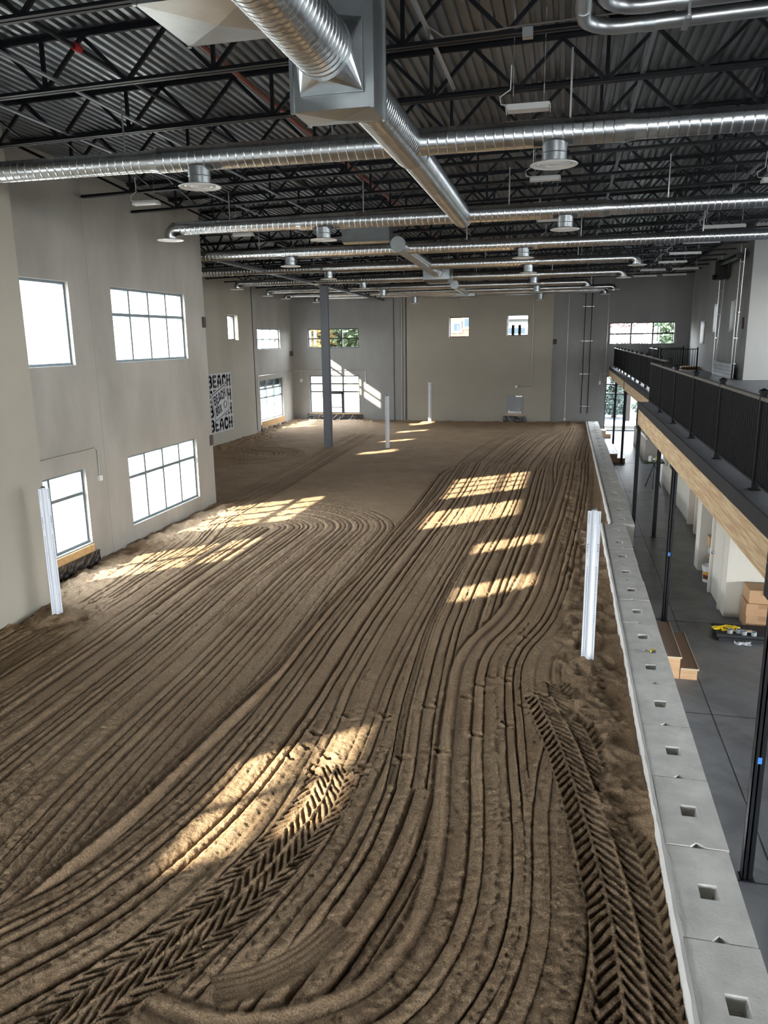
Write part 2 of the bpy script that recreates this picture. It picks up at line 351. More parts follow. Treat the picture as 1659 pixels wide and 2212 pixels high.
# exit door in the beige panel
dm = MB().box(-3.33, -2.33, YF-0.02, YF+0.03, 0.9, 2.14)
d1 = struct('door_1', dm, 'gray_door')
addmesh('door_closer', MB().box(-2.80, -2.42, YF-0.09, YF-0.02, 2.01, 2.08).mesh('door_closer'), 'conduit', d1)
addmesh('push_bar', MB().box(-3.24, -2.46, YF-0.11, YF-0.05, 1.06, 1.13).box(-3.24, -3.15, YF-0.12, YF-0.02, 1.02, 1.2).mesh('push_bar'), 'chrome', d1)
# right outer walls
wall_x('wall_right', 6.85, 0.45, 32.8, 47.3, 3.5, 9.9, [(34.9, 36.17, 5.64, 6.93), (38.8, 40.0, 5.65, 6.95), (42.1, 43.5, 5.09, 6.23)], 'concrete_dark', -1)
for a, b, c, d in ((34.9, 36.17, 5.64, 6.93), (38.8, 40.0, 5.65, 6.95), (42.1, 43.5, 5.09, 6.23)): window('x-', 7.15, a, b, c, d, [], [], m='frame_gray')
wall_x('wall_right_lower', 6.85, 0.45, -9.0, 47.3, -0.2, 3.5, [(3.0, 13.5, 0.3, 2.9), (24.0, 28.0, 0.6, 2.9), (36.0, 40.0, 0.6, 2.9)], 'concrete_dark', -1)
window('x-', 7.15, 3.0, 13.5, 0.3, 2.9, lin(3.0, 13.5, 6), [2.2])  # unseen storefront windows added to light the lower floor and posts
for a in (24.0, 36.0): window('x-', 7.15, a, a+4.0, 0.6, 2.9, lin(a, a+4, 3), [2.2])
wall_y('wall_right_return', 32.75, 0.3, 6.86, 13.6, 3.5, 9.9, [], 'gray_paint', 1)
wall_x('wall_right_near', 13.3, 0.3, -9.0, 33.0, 3.5, 9.9, [(24.6, 30.6, 4.7, 7.6), (14.0, 20.0, 4.7, 7.6), (3.0, 9.0, 4.7, 7.6)], 'beige_paint', -1)
for a in (24.6, 14.0, 3.0): window('x-', 13.5, a, a+6, 4.7, 7.6, lin(a, a+6, 4), [6.6])
# wall behind the viewer with unseen glazing added to brighten the hall and floor
HB = [(3.2, 11.8, 4.6, 6.6), (-7.0, 1.6, 0.9, 3.6), (2.4, 6.4, 0.1, 2.9)]
wall_y('wall_front', -9.0, 0.3, -11.0, 13.6, -0.2, 9.9, HB, 'beige_paint', -1)
window('y+', -9.15, 3.2, 11.8, 4.6, 6.6, lin(3.2, 11.8, 5), []); window('y+', -9.15, -7.0, 1.6, 0.9, 3.6, lin(-7.0, 1.6, 6), [2.6]); window('y+', -9.15, 2.4, 6.4, 0.1, 2.9, lin(2.4, 6.4, 3), [2.2])

# tile of deck: flutes along Y
def deck():
    P = [0, 0.03, 0.045, 0.105, 0.12, 0.152]; H = [0, 0, 0.052, 0.052, 0, 0]
    mb = MB()
    def strip(xa, xb, ya, yb):
        x = xa; prof = []
        while x < xb:
            for p, h in zip(P[:-1], H[:-1]): prof.append((x+p, h))
            x += 0.152
        prof.append((x, 0)); i0 = len(mb.v)
        for X, h in prof:
            mb.v.append((X, ya, zd(X, ya)+h)); mb.v.append((X, yb, zd(X, yb)+h))
        for k in range(len(prof)-1): mb.f.append((i0+2*k, i0+2*k+1, i0+2*k+3, i0+2*k+2))
    strip(-11.0, 13.6, -9.2, 22.0); strip(-17.3, 13.6, 22.0, 47.4)
    return mb
struct('ceiling', deck(), 'deck_metal')
struct('trim_2', MB().box(-11.0, 13.9, -9.3, 22.0, 10.0, 10.1).box(-17.3, 13.9, 22.0, 47.3, 10.0, 10.1), 'concrete_dark')

# ------------------------------------------------------------------ mezzanine
struct('floor_upper', MB().box(2.0, 6.85, -9.0, 21.95, 3.62, 3.78).box(2.56, 6.85, 21.95, 47.0, 3.62, 3.78).box(6.85, 13.3, -9.0, 32.75, 3.62, 3.78), 'slab')
def beam(x, y0, y1, zbot, label):
    mb = MB().box(x, x+0.14, y0, y1, zbot, 3.61)
    solid('glulam_beam', mb, 'glulam', label, 'beam', group='laminated timber edge beams of the mezzanine')
beam(2.0, 5.0, 7.56, 3.2, 'laminated timber edge beam running out of frame past the nearest bracket')
beam(2.0, 7.57, 15.14, 3.2, 'long laminated timber edge beam between the two nearest black posts')
beam(2.0, 15.15, 21.95, 3.2, 'laminated timber edge beam ending where the mezzanine steps back')
beam(2.56, 21.97, 34.9, 3.25, 'laminated timber edge beam under the set-back railing, nearer half')
beam(2.56, 34.91, 46.98, 3.25, 'laminated timber edge beam reaching the back wall')
struct('trim_3', MB().box(1.985, 2.02, 5.0, 21.96, 3.615, 3.80).box(2.545, 2.58, 21.97, 46.98, 3.615, 3.80), 'black_foam')
def post(x, y, label, z1=3.19, s=0.10, tape=False, bracket=False):
    t = thing('steel_post', label, 'post', (x, y, 0), group='black steel posts under the mezzanine')
    sh = MB().box(-s/2, s/2, -s/2, -s/2+0.012, 0.012, z1).box(-s/2, s/2, s/2-0.012, s/2, 0.012, z1).box(-0.008, 0.008, -s/2, s/2, 0.012, z1).box(-s/2, -s/2+0.012, -s/2, s/2, 0.012, z1)
    part(t, 'shaft', sh, 'black_steel')
    part(t, 'base_plate', MB().box(-s/2-0.02, s/2+0.02, -s/2-0.02, s/2+0.02, 0.0, 0.012), 'black_steel')
    if tape: part(t, 'tape', MB().box(-0.02, 0.02, -s/2-0.003, -s/2-0.0005, 1.35, 1.42), 'blue_tape', label='strip of blue tape')
    if bracket:
        b = part(t, 'bracket', MB().box(-s/2-0.03, -s/2-0.018, -0.14, 0.14, z1-0.12, z1+0.42), 'black_steel')
        bo = MB()
        for yy in (-0.09, 0.09):
            for zz in (0.02, 0.12, 0.22, 0.34): bo.tube([(-s/2-0.03, yy, z1+zz), (-s/2-0.042, yy, z1+zz)], 0.012, 8)
        addmesh('bolt', bo.mesh('bolt'), 'conduit', b)
    return t
post(2.06, 7.57, 'nearest black steel post at the right, blue tape strip halfway up', tape=True, bracket=True)
post(2.13, 15.17, 'black steel post behind the timber steps, blue tape strip on it', tape=True, bracket=True)
post(2.06, 21.84, 'black steel post at the end of the near mezzanine beam, beside the concrete wall', bracket=True)
post(2.63, 21.86, 'black steel post just inside the mezzanine step-back', z1=3.24)
post(2.63, 35.0, 'black steel post standing at the dark far steps', z1=3.24, bracket=True)
post(2.62, 41.1, 'farthest black steel post in front of the tall back window', z1=3.24)

# railing sections
def railing(x, ys, labels, gname, zt=1.07):
    L = ys[1]-ys[0]
    proto = None
    for k in range(len(ys)-1):
        loc = (x, ys[k], 3.78)
        Lk = ys[k+1]-ys[k]
        if proto is None or abs(Lk-L) > 0.02:
            t = thing('railing_section', labels[k], 'railing', loc, gname)
            p = MB().box(-0.032, 0.032, -0.032, 0.032, 0.0, 1.12); part(t, 'post', p, 'black_rail')
            c = MB().box(-0.045, 0.045, -0.045, 0.045, 1.12, 1.15); c.v += [(-0.045, -0.045, 1.15), (0.045, -0.045, 1.15), (0.045, 0.045, 1.15), (-0.045, 0.045, 1.15), (0, 0, 1.175)]
            i = len(c.v)-5; c.f += [(i, i+1, i+4), (i+1, i+2, i+4), (i+2, i+3, i+4), (i+3, i, i+4)]
            part(t, 'post_cap', c, 'black_rail')
            part(t, 'base_plate', MB().box(-0.06, 0.06, -0.06, 0.06, 0.0, 0.012), 'black_rail')
            part(t, 'top_rail', MB().box(-0.035, 0.035, 0.033, Lk-0.033, zt-0.03, zt+0.01), 'rail_cap')
            part(t, 'bottom_rail', MB().box(-0.018, 0.018, 0.033, Lk-0.033, 0.085, 0.115), 'black_rail')
            n = int(Lk/0.112); me = MB().box(-0.013, 0.013, -0.013, 0.013, 0.116, zt-0.03).mesh('baluster')
            for q in range(1, n): addmesh('baluster', me, 'black_rail', t, (0, Lk*q/n, 0))
            if abs(Lk-L) <= 0.02: proto = t
        else: dup(proto, loc, labels[k], gname)
ysn = [7.1+2.36*k for k in range(7)]
pl = ['black railing section passing out of the frame at the right', 'large black railing section second from the right frame edge', 'black railing section, third from the right edge, over the timber beam',
      'black railing section, fourth from the right edge', 'black railing section, fifth from the right edge', 'black railing section at the far end of the near railing run']
railing(2.22, ysn, pl, 'near railing sections on the mezzanine edge')
ysf = [22.1+2.055*k for k in range(13)]
railing(2.78, ysf[:], ['black railing section of the set-back run, %s from the back wall' % ORD[11-k] for k in range(12)], 'set-back railing sections on the mezzanine edge')
def cross_rail(x0, x1, y, label, ang=0.0):
    t = thing('railing_section', label, 'railing', (x0, y, 3.78), 'railings round the mezzanine stair', rz=ang); L = x1-x0
    part(t, 'post', MB().box(-0.03, 0.03, -0.03, 0.03, 0, 1.15), 'black_rail'); part(t, 'post', MB().box(L-0.03, L+0.03, -0.03, 0.03, 0, 1.15), 'black_rail')
    part(t, 'top_rail', MB().box(0.03, L-0.03, -0.03, 0.03, 1.04, 1.08), 'black_rail'); part(t, 'bottom_rail', MB().box(0.03, L-0.03, -0.018, 0.018, 0.08, 0.11), 'black_rail')
    n = int(L/0.115); me = MB().box(-0.009, 0.009, -0.009, 0.009, 0.11, 1.04).mesh('baluster')
    for q in range(1, n): addmesh('baluster', me, 'black_rail', t, (L*q/n, 0, 0))
cross_rail(4.75, 6.5, 41.6, 'black stair railing section facing the viewer beside the right wall')
cross_rail(4.6, 6.4, 45.8, 'black stair railing section farthest back, under the wide upper window')
railing(4.62, [41.7, 43.7, 45.7], ['nearer black stair railing section running towards the back window', 'farther black stair railing section running towards the back window'], 'railings round the mezzanine stair')
cross_rail(2.30, 2.78, 21.9, 'short black railing return where the mezzanine steps back')
solid('timber_platform', MB().box(5.9, 6.75, 42.2, 43.4, 3.78, 3.95), 'pine', 'low timber platform behind the stair railing on the mezzanine', 'platform')

# roll-up door on the mezzanine
t = thing('sectional_door', 'galvanized sectional door track set with a grey bottom panel against the right wall', 'door', (6.6, 33.7, 3.78))
for yy, nm in ((0.0, 'near'), (4.0, 'far')):
    part(t, 'track', MB().tube([(0, yy, 0), (0.0, yy, 5.2)], 0.035, 8), 'conduit')
    part(t, 'rail_angle', MB().bar((0.02, yy-0.28, 0.02), (0.02, yy-0.55 if yy == 0 else yy-1.0, 5.0), 0.02, 0.05), 'conduit')
    for z in (0.6, 1.6, 2.6, 3.6, 4.5): part(t, 'bracket', MB().box(-0.02, 0.06, yy-0.45, yy+0.03, z, z+0.03), 'conduit')
pn = MB()
for k in range(4): pn.box(-0.02, 0.02, 0.04, 3.96, 0.01+0.15*k, 0.15+0.15*k)
part(t, 'door_panel', pn, 'galvanized_flat')
part(t, 'shaft', MB().tube([(-0.12, -0.3, 4.75), (-0.12, 3.0, 4.75)], 0.13, 14), 'black_steel')
part(t, 'opener', MB().box(-0.3, 0.1, 3.0, 3.7, 4.1, 4.9).tube([(-0.3, 3.3, 4.2), (-0.45, 3.3, 4.2)], 0.1, 12), 'black_steel')
solid('wall_plate', MB().box(6.80, 6.84, 33.35, 33.5, 5.75, 6.2), 'rust', 'narrow dark steel weld plate on the right wall pilaster', 'plate')

# ------------------------------------------------------------------ lower level rooms
pw = MB().box(3.31, 6.85, 15.61, 15.75, 0, 3.6).box(3.31, 3.45, 15.76, 16.12, 0, 3.6).box(3.31, 3.45, 17.14, 17.3, 0, 3.6).box(3.31, 3.45, 16.12, 17.14, 2.15, 3.6)
pw.box(3.46, 5.2, 17.16, 17.3, 0, 3.6).box(3.31, 5.2, 18.82, 18.96, 0, 3.6).box(5.06, 5.2, 17.3, 18.82, 0, 3.6)
pw.box(3.31, 3.45, 18.96, 19.3, 0, 3.6).box(3.82, 3.96, 19.3, 22.6, 0, 3.6).box(3.82, 3.96, 23.65, 30.5, 0, 3.6).box(3.82, 3.96, 22.6, 23.65, 2.2, 3.6).box(3.97, 6.85, 30.36, 30.5, 0, 3.6)
struct('wall_partition', pw, 'partition_paint')
cs = MB().box(3.27, 3.31, 16.02, 16.12, 0, 2.24).box(3.27, 3.31, 17.14, 17.24, 0, 2.24).box(3.27, 3.31, 16.12, 17.14, 2.15, 2.24)
cs.box(3.78, 3.82, 22.45, 22.6, 0, 2.3).box(3.78, 3.82, 23.65, 23.8, 0, 2.3).box(3.78, 3.82, 21.8, 21.95, 0, 2.3)
struct('trim_4', cs, 'door_paint')
d2 = struct('door_2', MB().box(3.33, 3.37, 16.14, 17.12, 0.01, 2.13), 'door_paint')
hd = MB().tube([(3.33, 17.0, 0.95), (3.26, 17.0, 0.95)], 0.03, 12).tube([(3.27, 17.0, 0.95), (3.27, 16.87, 0.95)], 0.011, 8)
addmesh('door_handle', hd.mesh('door_handle', True), 'chrome', d2)
for z in (0.2, 1.0, 1.85): addmesh('hinge', MB().box(3.315, 3.33, 16.13, 16.17, z, z+0.11).mesh('hinge'), 'hinge', d2)
struct('door_3', MB().box(3.97, 4.01, 22.6, 23.65, 0, 2.2), 'pine')
solid('half_wall', MB().box(3.62, 3.72, 35.15, 41.0, 0, 1.04).box(3.72, 4.14, 35.15, 35.25, 0, 1.04).box(4.04, 4.14, 35.25, 41.0, 0, 1.04).box(3.72, 4.04, 35.25, 41.0, 0, 0.9), 'partition_paint',
      'painted half-height wall with an open top near the back window', 'half wall')
# timber steps
def steps(loc, L, label, n=2, mt='carpet_brown', wd=0.275):
    t = thing('timber_steps', label, 'steps', loc)
    for k in range(n):
        h = 0.19*(n-k); x0 = wd*k
        part(t, 'box_frame', MB().box(x0, x0+wd-0.012, 0.01, L-0.01, 0.0, h-0.016), 'plywood')
        tr = part(t, 'tread', MB().box(x0, x0+wd, 0.0, L, h-0.015, h+0.008), mt)
        addmesh('nosing', MB().box(x0+wd, x0+wd+0.012, 0.0, L, h-0.02, h+0.010).box(x0, x0+wd, -0.012, 0.0, h-0.02, h+0.010).mesh('nosing'), 'plywood_edge', tr)
    return t
steps((1.785, 12.42, 0), 1.62, 'two-step plywood stair with brown treads against the concrete block wall')
steps((2.13, 35.15, 0), 3.3, 'long low two-step timber stair with dark treads beside a far post', mt='plastic_black', wd=0.34)
steps((2.12, 43.9, 0), 1.0, 'small plain plywood stair at the far end of the block wall', mt='plywood_edge')
# cardboard boxes
def carton(loc, sx, sy, sz, label, rz=0, grp='stacked cardboard boxes'):
    t = thing('cardboard_box', label, 'box', loc, grp, rz)
    part(t, 'carton', MB().box(0, sx, 0, sy, 0.001, sz), 'cardboard')
    part(t, 'packing_tape', MB().box(sx*0.0-0.001, sx+0.001, sy*0.45, sy*0.55, sz, sz+0.001).box(sx*0.25, sx*0.95, -0.0015, 0, sz*0.62, sz*0.98), 'cardboard_tape')
    return t
carton((3.60, 15.02, 0.0), 0.85, 0.5, 0.27, 'bottom cardboard box of the stack against the partition wall', 0.02)
carton((3.58, 15.0, 0.272), 0.85, 0.52, 0.24, 'middle cardboard box of the stack, with clear tape', -0.03)
carton((3.62, 15.02, 0.514), 0.80, 0.5, 0.26, 'top cardboard box of the stack against the partition wall')
# black pads with yellow straps, cups
solid('foam_pad', MB().box(2.99, 4.3, 14.28, 14.85, 0.0, 0.055), 'black_foam', 'lower black rubber pad lying on the grey floor', 'pad', group='black rubber pads')
solid('foam_pad', MB().box(2.96, 4.2, 14.33, 14.90, 0.056, 0.11), 'black_foam', 'upper black rubber pad carrying yellow straps and grey cups', 'pad', group='black rubber pads')
pts = []
for k in range(60):
    a = k*0.62; pts.append((3.17+0.20*math.cos(a*0.37)+0.05*math.sin(a*1.9), 14.60+0.07*math.sin(a*0.9)+0.04*math.cos(a*2.3), 0.135+0.022*math.sin(a*1.3)))
solid('yellow_strap', MB().tube(pts, 0.016, 6), 'yellow', 'tangled yellow straps lying on the black pad', 'strap', smooth=True)
for i, (x, y) in enumerate(((3.20, 14.42), (3.36, 14.45), (3.44, 14.38), (3.60, 14.36))):
    solid('plastic_cup', MB().lathe((0, 0, 0), [(0, 0.004), (0.042, 0.004), (0.042, 0.001), (0.048, 0.001), (0.048, 0.075), (0.040, 0.075), (0.040, 0.012), (0, 0.012)], 18), 'gray_pvc',
          '%s grey plastic cup on the black pad' % ('leftmost', 'second from left', 'third from left', 'rightmost')[i], 'cup', (x, y, 0.112), 'grey plastic cups', smooth=True)
solid('wood_scrap', MB().box(3.25, 3.62, 14.52, 14.58, 0.111, 0.135), 'plywood_edge', 'short wood offcut lying behind the grey cups', 'wood')
pl2 = MB(); i0 = 0
for a in range(9):
    for b in range(7): pl2.v.append((3.24+0.035*a+random.uniform(-.01, .01), 14.08+0.02*b+random.uniform(-.008, .008), 0.004+random.random()*0.05))
for a in range(8):
    for b in range(6): k = a*7+b; pl2.f.append((k, k+7, k+8, k+1))
solid('plastic_wrap', pl2, 'wrap', 'crumpled clear plastic wrap on the floor before the pads', 'plastic wrap')
# bucket
t = thing('paint_bucket', 'white plastic bucket with an orange and brown label by the alcove', 'bucket', (3.42, 17.95, 0))
part(t, 'pail', MB().lathe((0, 0, 0), [(0, 0.002), (0.125, 0.002), (0.15, 0.36), (0.157, 0.36), (0.157, 0.30)], 24), 'white_plastic', True)
part(t, 'lid', MB().lathe((0, 0, 0), [(0.162, 0.345), (0.165, 0.385), (0.14, 0.39), (0.135, 0.375), (0, 0.375)], 24), 'white_plastic', True)
lb = MB(); n = 10
for k in range(n):
    a0 = PI+0.25+(1.9*k/n); a1 = PI+0.25+(1.9*(k+1)/n)
    lb.face([(0.137*math.cos(a0), 0.137*math.sin(a0), 0.13), (0.137*math.cos(a1), 0.137*math.sin(a1), 0.13), (0.147*math.cos(a1), 0.147*math.sin(a1), 0.26), (0.147*math.cos(a0), 0.147*math.sin(a0), 0.26)])
part(t, 'label_sticker', lb, 'orange_label')
lb = MB()
for k in range(n):
    a0 = PI+0.35+(1.7*k/n); a1 = PI+0.35+(1.7*(k+1)/n)
    lb.face([(0.1365*math.cos(a0), 0.1365*math.sin(a0), 0.08), (0.1365*math.cos(a1), 0.1365*math.sin(a1), 0.08), (0.1435*math.cos(a1), 0.1435*math.sin(a1), 0.18), (0.1435*math.cos(a0), 0.1435*math.sin(a0), 0.18)])
part(t, 'label_band', lb, 'brown_label')
# stool with wrapped pack and carton in alcove
t = thing('stool', 'low stool in the alcove under a wrapped pack and a small carton', 'stool', (3.62, 18.45, 0))
part(t, 'seat', MB().lathe((0, 0, 0), [(0, 0.45), (0.17, 0.45), (0.17, 0.48), (0, 0.48)], 18), 'pine', True)
for a in range(4): part(t, 'leg', MB().bar((0.12*math.cos(a*PI/2+.7), 0.12*math.sin(a*PI/2+.7), 0.45), (0.16*math.cos(a*PI/2+.7), 0.16*math.sin(a*PI/2+.7), 0), 0.03, 0.03), 'pine')
solid('wrapped_pack', MB().lathe((0, 0, 0), [(0, 0), (0.12, 0), (0.17, 0.08), (0.16, 0.2), (0.1, 0.235), (0, 0.235)], 12), 'gray_pvc', 'grey plastic-wrapped round pack under the small carton', 'pack', (3.62, 18.45, 0.482), smooth=True)
carton((3.45, 18.28, 0.72), 0.36, 0.36, 0.22, 'small cardboard box on top of the wrapped pack in the alcove', 0, 'alcove carton')
# work light on tripod stand
t = thing('tripod_table', 'cluttered green folding work stand on splayed legs behind the second post', 'stand', (3.38, 29.3, 0))
for a in range(3): part(t, 'leg', MB().tube([(0.32*math.cos(a*2.1+.4), 0.32*math.sin(a*2.1+.4), 0), (0, 0, 0.95)], 0.015, 6), 'black_steel')
part(t, 'tray', MB().box(-0.35, 0.33, -0.25, 0.25, 0.95, 1.0), 'leaf_green')
for k, (x, y, h, mm) in enumerate(((-0.15, 0, 0.2, 'white_plastic'), (0.1, 0.1, 0.16, 'yellow'), (0.2, -0.1, 0.12, 'gray_pvc'), (-0.02, -0.15, 0.1, 'chrome'))):
    solid('supply_jar', MB().lathe((0, 0, 0), [(0, 0), (0.07, 0), (0.075, h*0.8), (0.05, h), (0, h)], 12), mm, ('white jar', 'yellow jar', 'grey jar', 'shiny small jar')[k]+' among the clutter on the folding work stand', 'jar', (3.38+x, 29.3+y, 1.001), smooth=True)

# ------------------------------------------------------------------ concrete block wall
def block_mesh():
    W, L, H = 0.59, 1.222, 0.61; xa, xb = 0.22, 0.39; ya, yb = 0.50, 0.70; xm = 0.30; mb = MB(); T = H
    mb.face([(0, 0, T), (xa, 0, T), (xa, ya, T), (0, ya, T)]); mb.face([(0, ya, T), (xa, ya, T), (xa, yb, T), (0, yb, T)]); mb.face([(0, yb, T), (xa, yb, T), (xa, L, T), (0, L, T)])
    mb.face([(xa, yb, T), (xb, yb, T), (xb, L, T), (xa, L, T)])
    mb.face([(xa, 0, T), (xm-0.07, 0, T), (xm, 0.07, T), (xm+0.07, 0, T), (xb, 0, T), (xb, ya, T), (xa, ya, T)])
    mb.face([(xb, 0, T), (W, 0, T), (W, ya, T), (xb, ya, T)]); mb.face([(xb, ya, T), (W, ya, T), (W, yb, T), (xb, yb, T)]); mb.face([(xb, yb, T), (W, yb, T), (W, L, T), (xb, L, T)])
    z = T-0.12; e = 0.035
    mb.face([(xa, ya, T), (xb, ya, T), (xb-e, ya+e, z), (xa+e, ya+e, z)]); mb.face([(xb, ya, T), (xb, yb, T), (xb-e, yb-e, z), (xb-e, ya+e, z)])
    mb.face([(xb, yb, T), (xa, yb, T), (xa+e, yb-e, z), (xb-e, yb-e, z)]); mb.face([(xa, yb, T), (xa, ya, T), (xa+e, ya+e, z), (xa+e, yb-e, z)])
    mb.face([(xa+e, ya+e, z), (xb-e, ya+e, z), (xb-e, yb-e, z), (xa+e, yb-e, z)])
    z = T-0.1
    mb.face([(xm-0.07, 0, T), (xm-0.05, 0.0, z), (xm, 0.05, z), (xm, 0.07, T)]); mb.face([(xm+0.07, 0, T), (xm, 0.07, T), (xm, 0.05, z), (xm+0.05, 0, z)]); mb.face([(xm-0.05, 0, z), (xm+0.05, 0, z), (xm, 0.05, z)])
    mb.face([(0, 0, 0), (W, 0, 0), (W, 0, T), (xm+0.07, 0, T), (xm+0.05, 0, z), (xm-0.05, 0, z), (xm-0.07, 0, T), (0, 0, T)])
    mb.face([(0, L, 0), (0, L, T), (W, L, T), (W, L, 0)]); mb.face([(0, 0, 0), (0, 0, T), (0, L, T), (0, L, 0)]); mb.face([(W, 0, 0), (W, L, 0), (W, L, T), (W, 0, T)])
    mb.face([(0, 0, 0), (0, L, 0), (W, L, 0), (W, 0, 0)])
    return mb.mesh('concrete_block')
bme = block_mesh(); bme.materials.append(M['block_concrete'])
y = 5.87-1.243; k = 0
while y+1.24 < 21.9:
    o = bpy.data.objects.new('concrete_block', bme); COL.objects.link(o); o.location = (1.165+random.uniform(-.006, .006), y, random.uniform(-.006, 0.004)); o.rotation_euler = (0, 0, random.uniform(-.004, .004))
    tag(o, 'precast concrete wall block with a square pocket, %s from the bottom right corner' % ORD[k], 'concrete block', 'near run of precast blocks edging the sand'); y += 1.238; k += 1
yn = y; y = yn+0.01; k = 0; n = int((46.9-y)/1.24)
while y+1.24 < 46.95:
    o = bpy.data.objects.new('concrete_block', bme); COL.objects.link(o); o.location = (1.41+0.002*(y-22), y, random.uniform(-.006, 0.004))
    tag(o, 'precast concrete wall block in the far offset run, %s counted back from the step' % ORD[k], 'concrete block', 'far run of precast blocks edging the sand'); y += 1.238; k += 1
fo = MB()
def wavy(x, ya, yb):
    n = int((yb-ya)/0.15); i0 = len(fo.v)
    for q in range(n+1):
        yy = ya+(yb-ya)*q/n; d = random.uniform(-.008, .008)
        fo.v.extend([(x-0.04+d, yy, 0.3), (x-0.035+d, yy, 0.625), (x+0.0, yy, 0.63+random.uniform(-.004, .004)), (x+0.0, yy, 0.3)])
    for q in range(n): a = i0+4*q; fo.f.extend([(a, a+4, a+5, a+1), (a+1, a+5, a+6, a+2)])
wavy(1.155, 4.6, yn); 
solid('foam_liner', fo, 'white_foam', 'white liner strip along the sand side of the near block run', 'liner')
fo = MB(); wavy(1.40, yn, 46.8); solid('foam_liner', fo, 'white_foam', 'white liner strip along the sand side of the far block run', 'liner')
t = thing('tape_measure', 'black and yellow tape measure lying on the concrete block wall', 'tape measure', (1.55, 11.98, 0.612), rz=0.5)
part(t, 'case', MB().box(-0.035, 0.035, -0.03, 0.03, 0, 0.05), 'black_foam'); part(t, 'grip', MB().box(-0.037, 0.037, -0.018, 0.018, 0.01, 0.052), 'yellow'); part(t, 'blade_tip', MB().box(0.036, 0.05, -0.008, 0.008, 0.0, 0.012), 'chrome')

# ------------------------------------------------------------------ sand
def smoothstep(a, b, x): t = np.clip((x-a)/(b-a), 0, 1); return t*t*(3-2*t)
def vnoise(X, Y, sc, seed):
    r = np.random.default_rng(seed); G = r.random((256, 256)); x = X/sc+1000.3; y = Y/sc+1000.7
    xi = np.floor(x).astype(int); yi = np.floor(y).astype(int); fx = x-xi; fy = y-yi; fx = fx*fx*(3-2*fx); fy = fy*fy*(3-2*fy)
    a = G[xi % 256, yi % 256]; b = G[(xi+1) % 256, yi % 256]; c = G[xi % 256, (yi+1) % 256]; d = G[(xi+1) % 256, (yi+1) % 256]
    return (a*(1-fx)+b*fx)*(1-fy)+(c*(1-fx)+d*fx)*fy-0.5
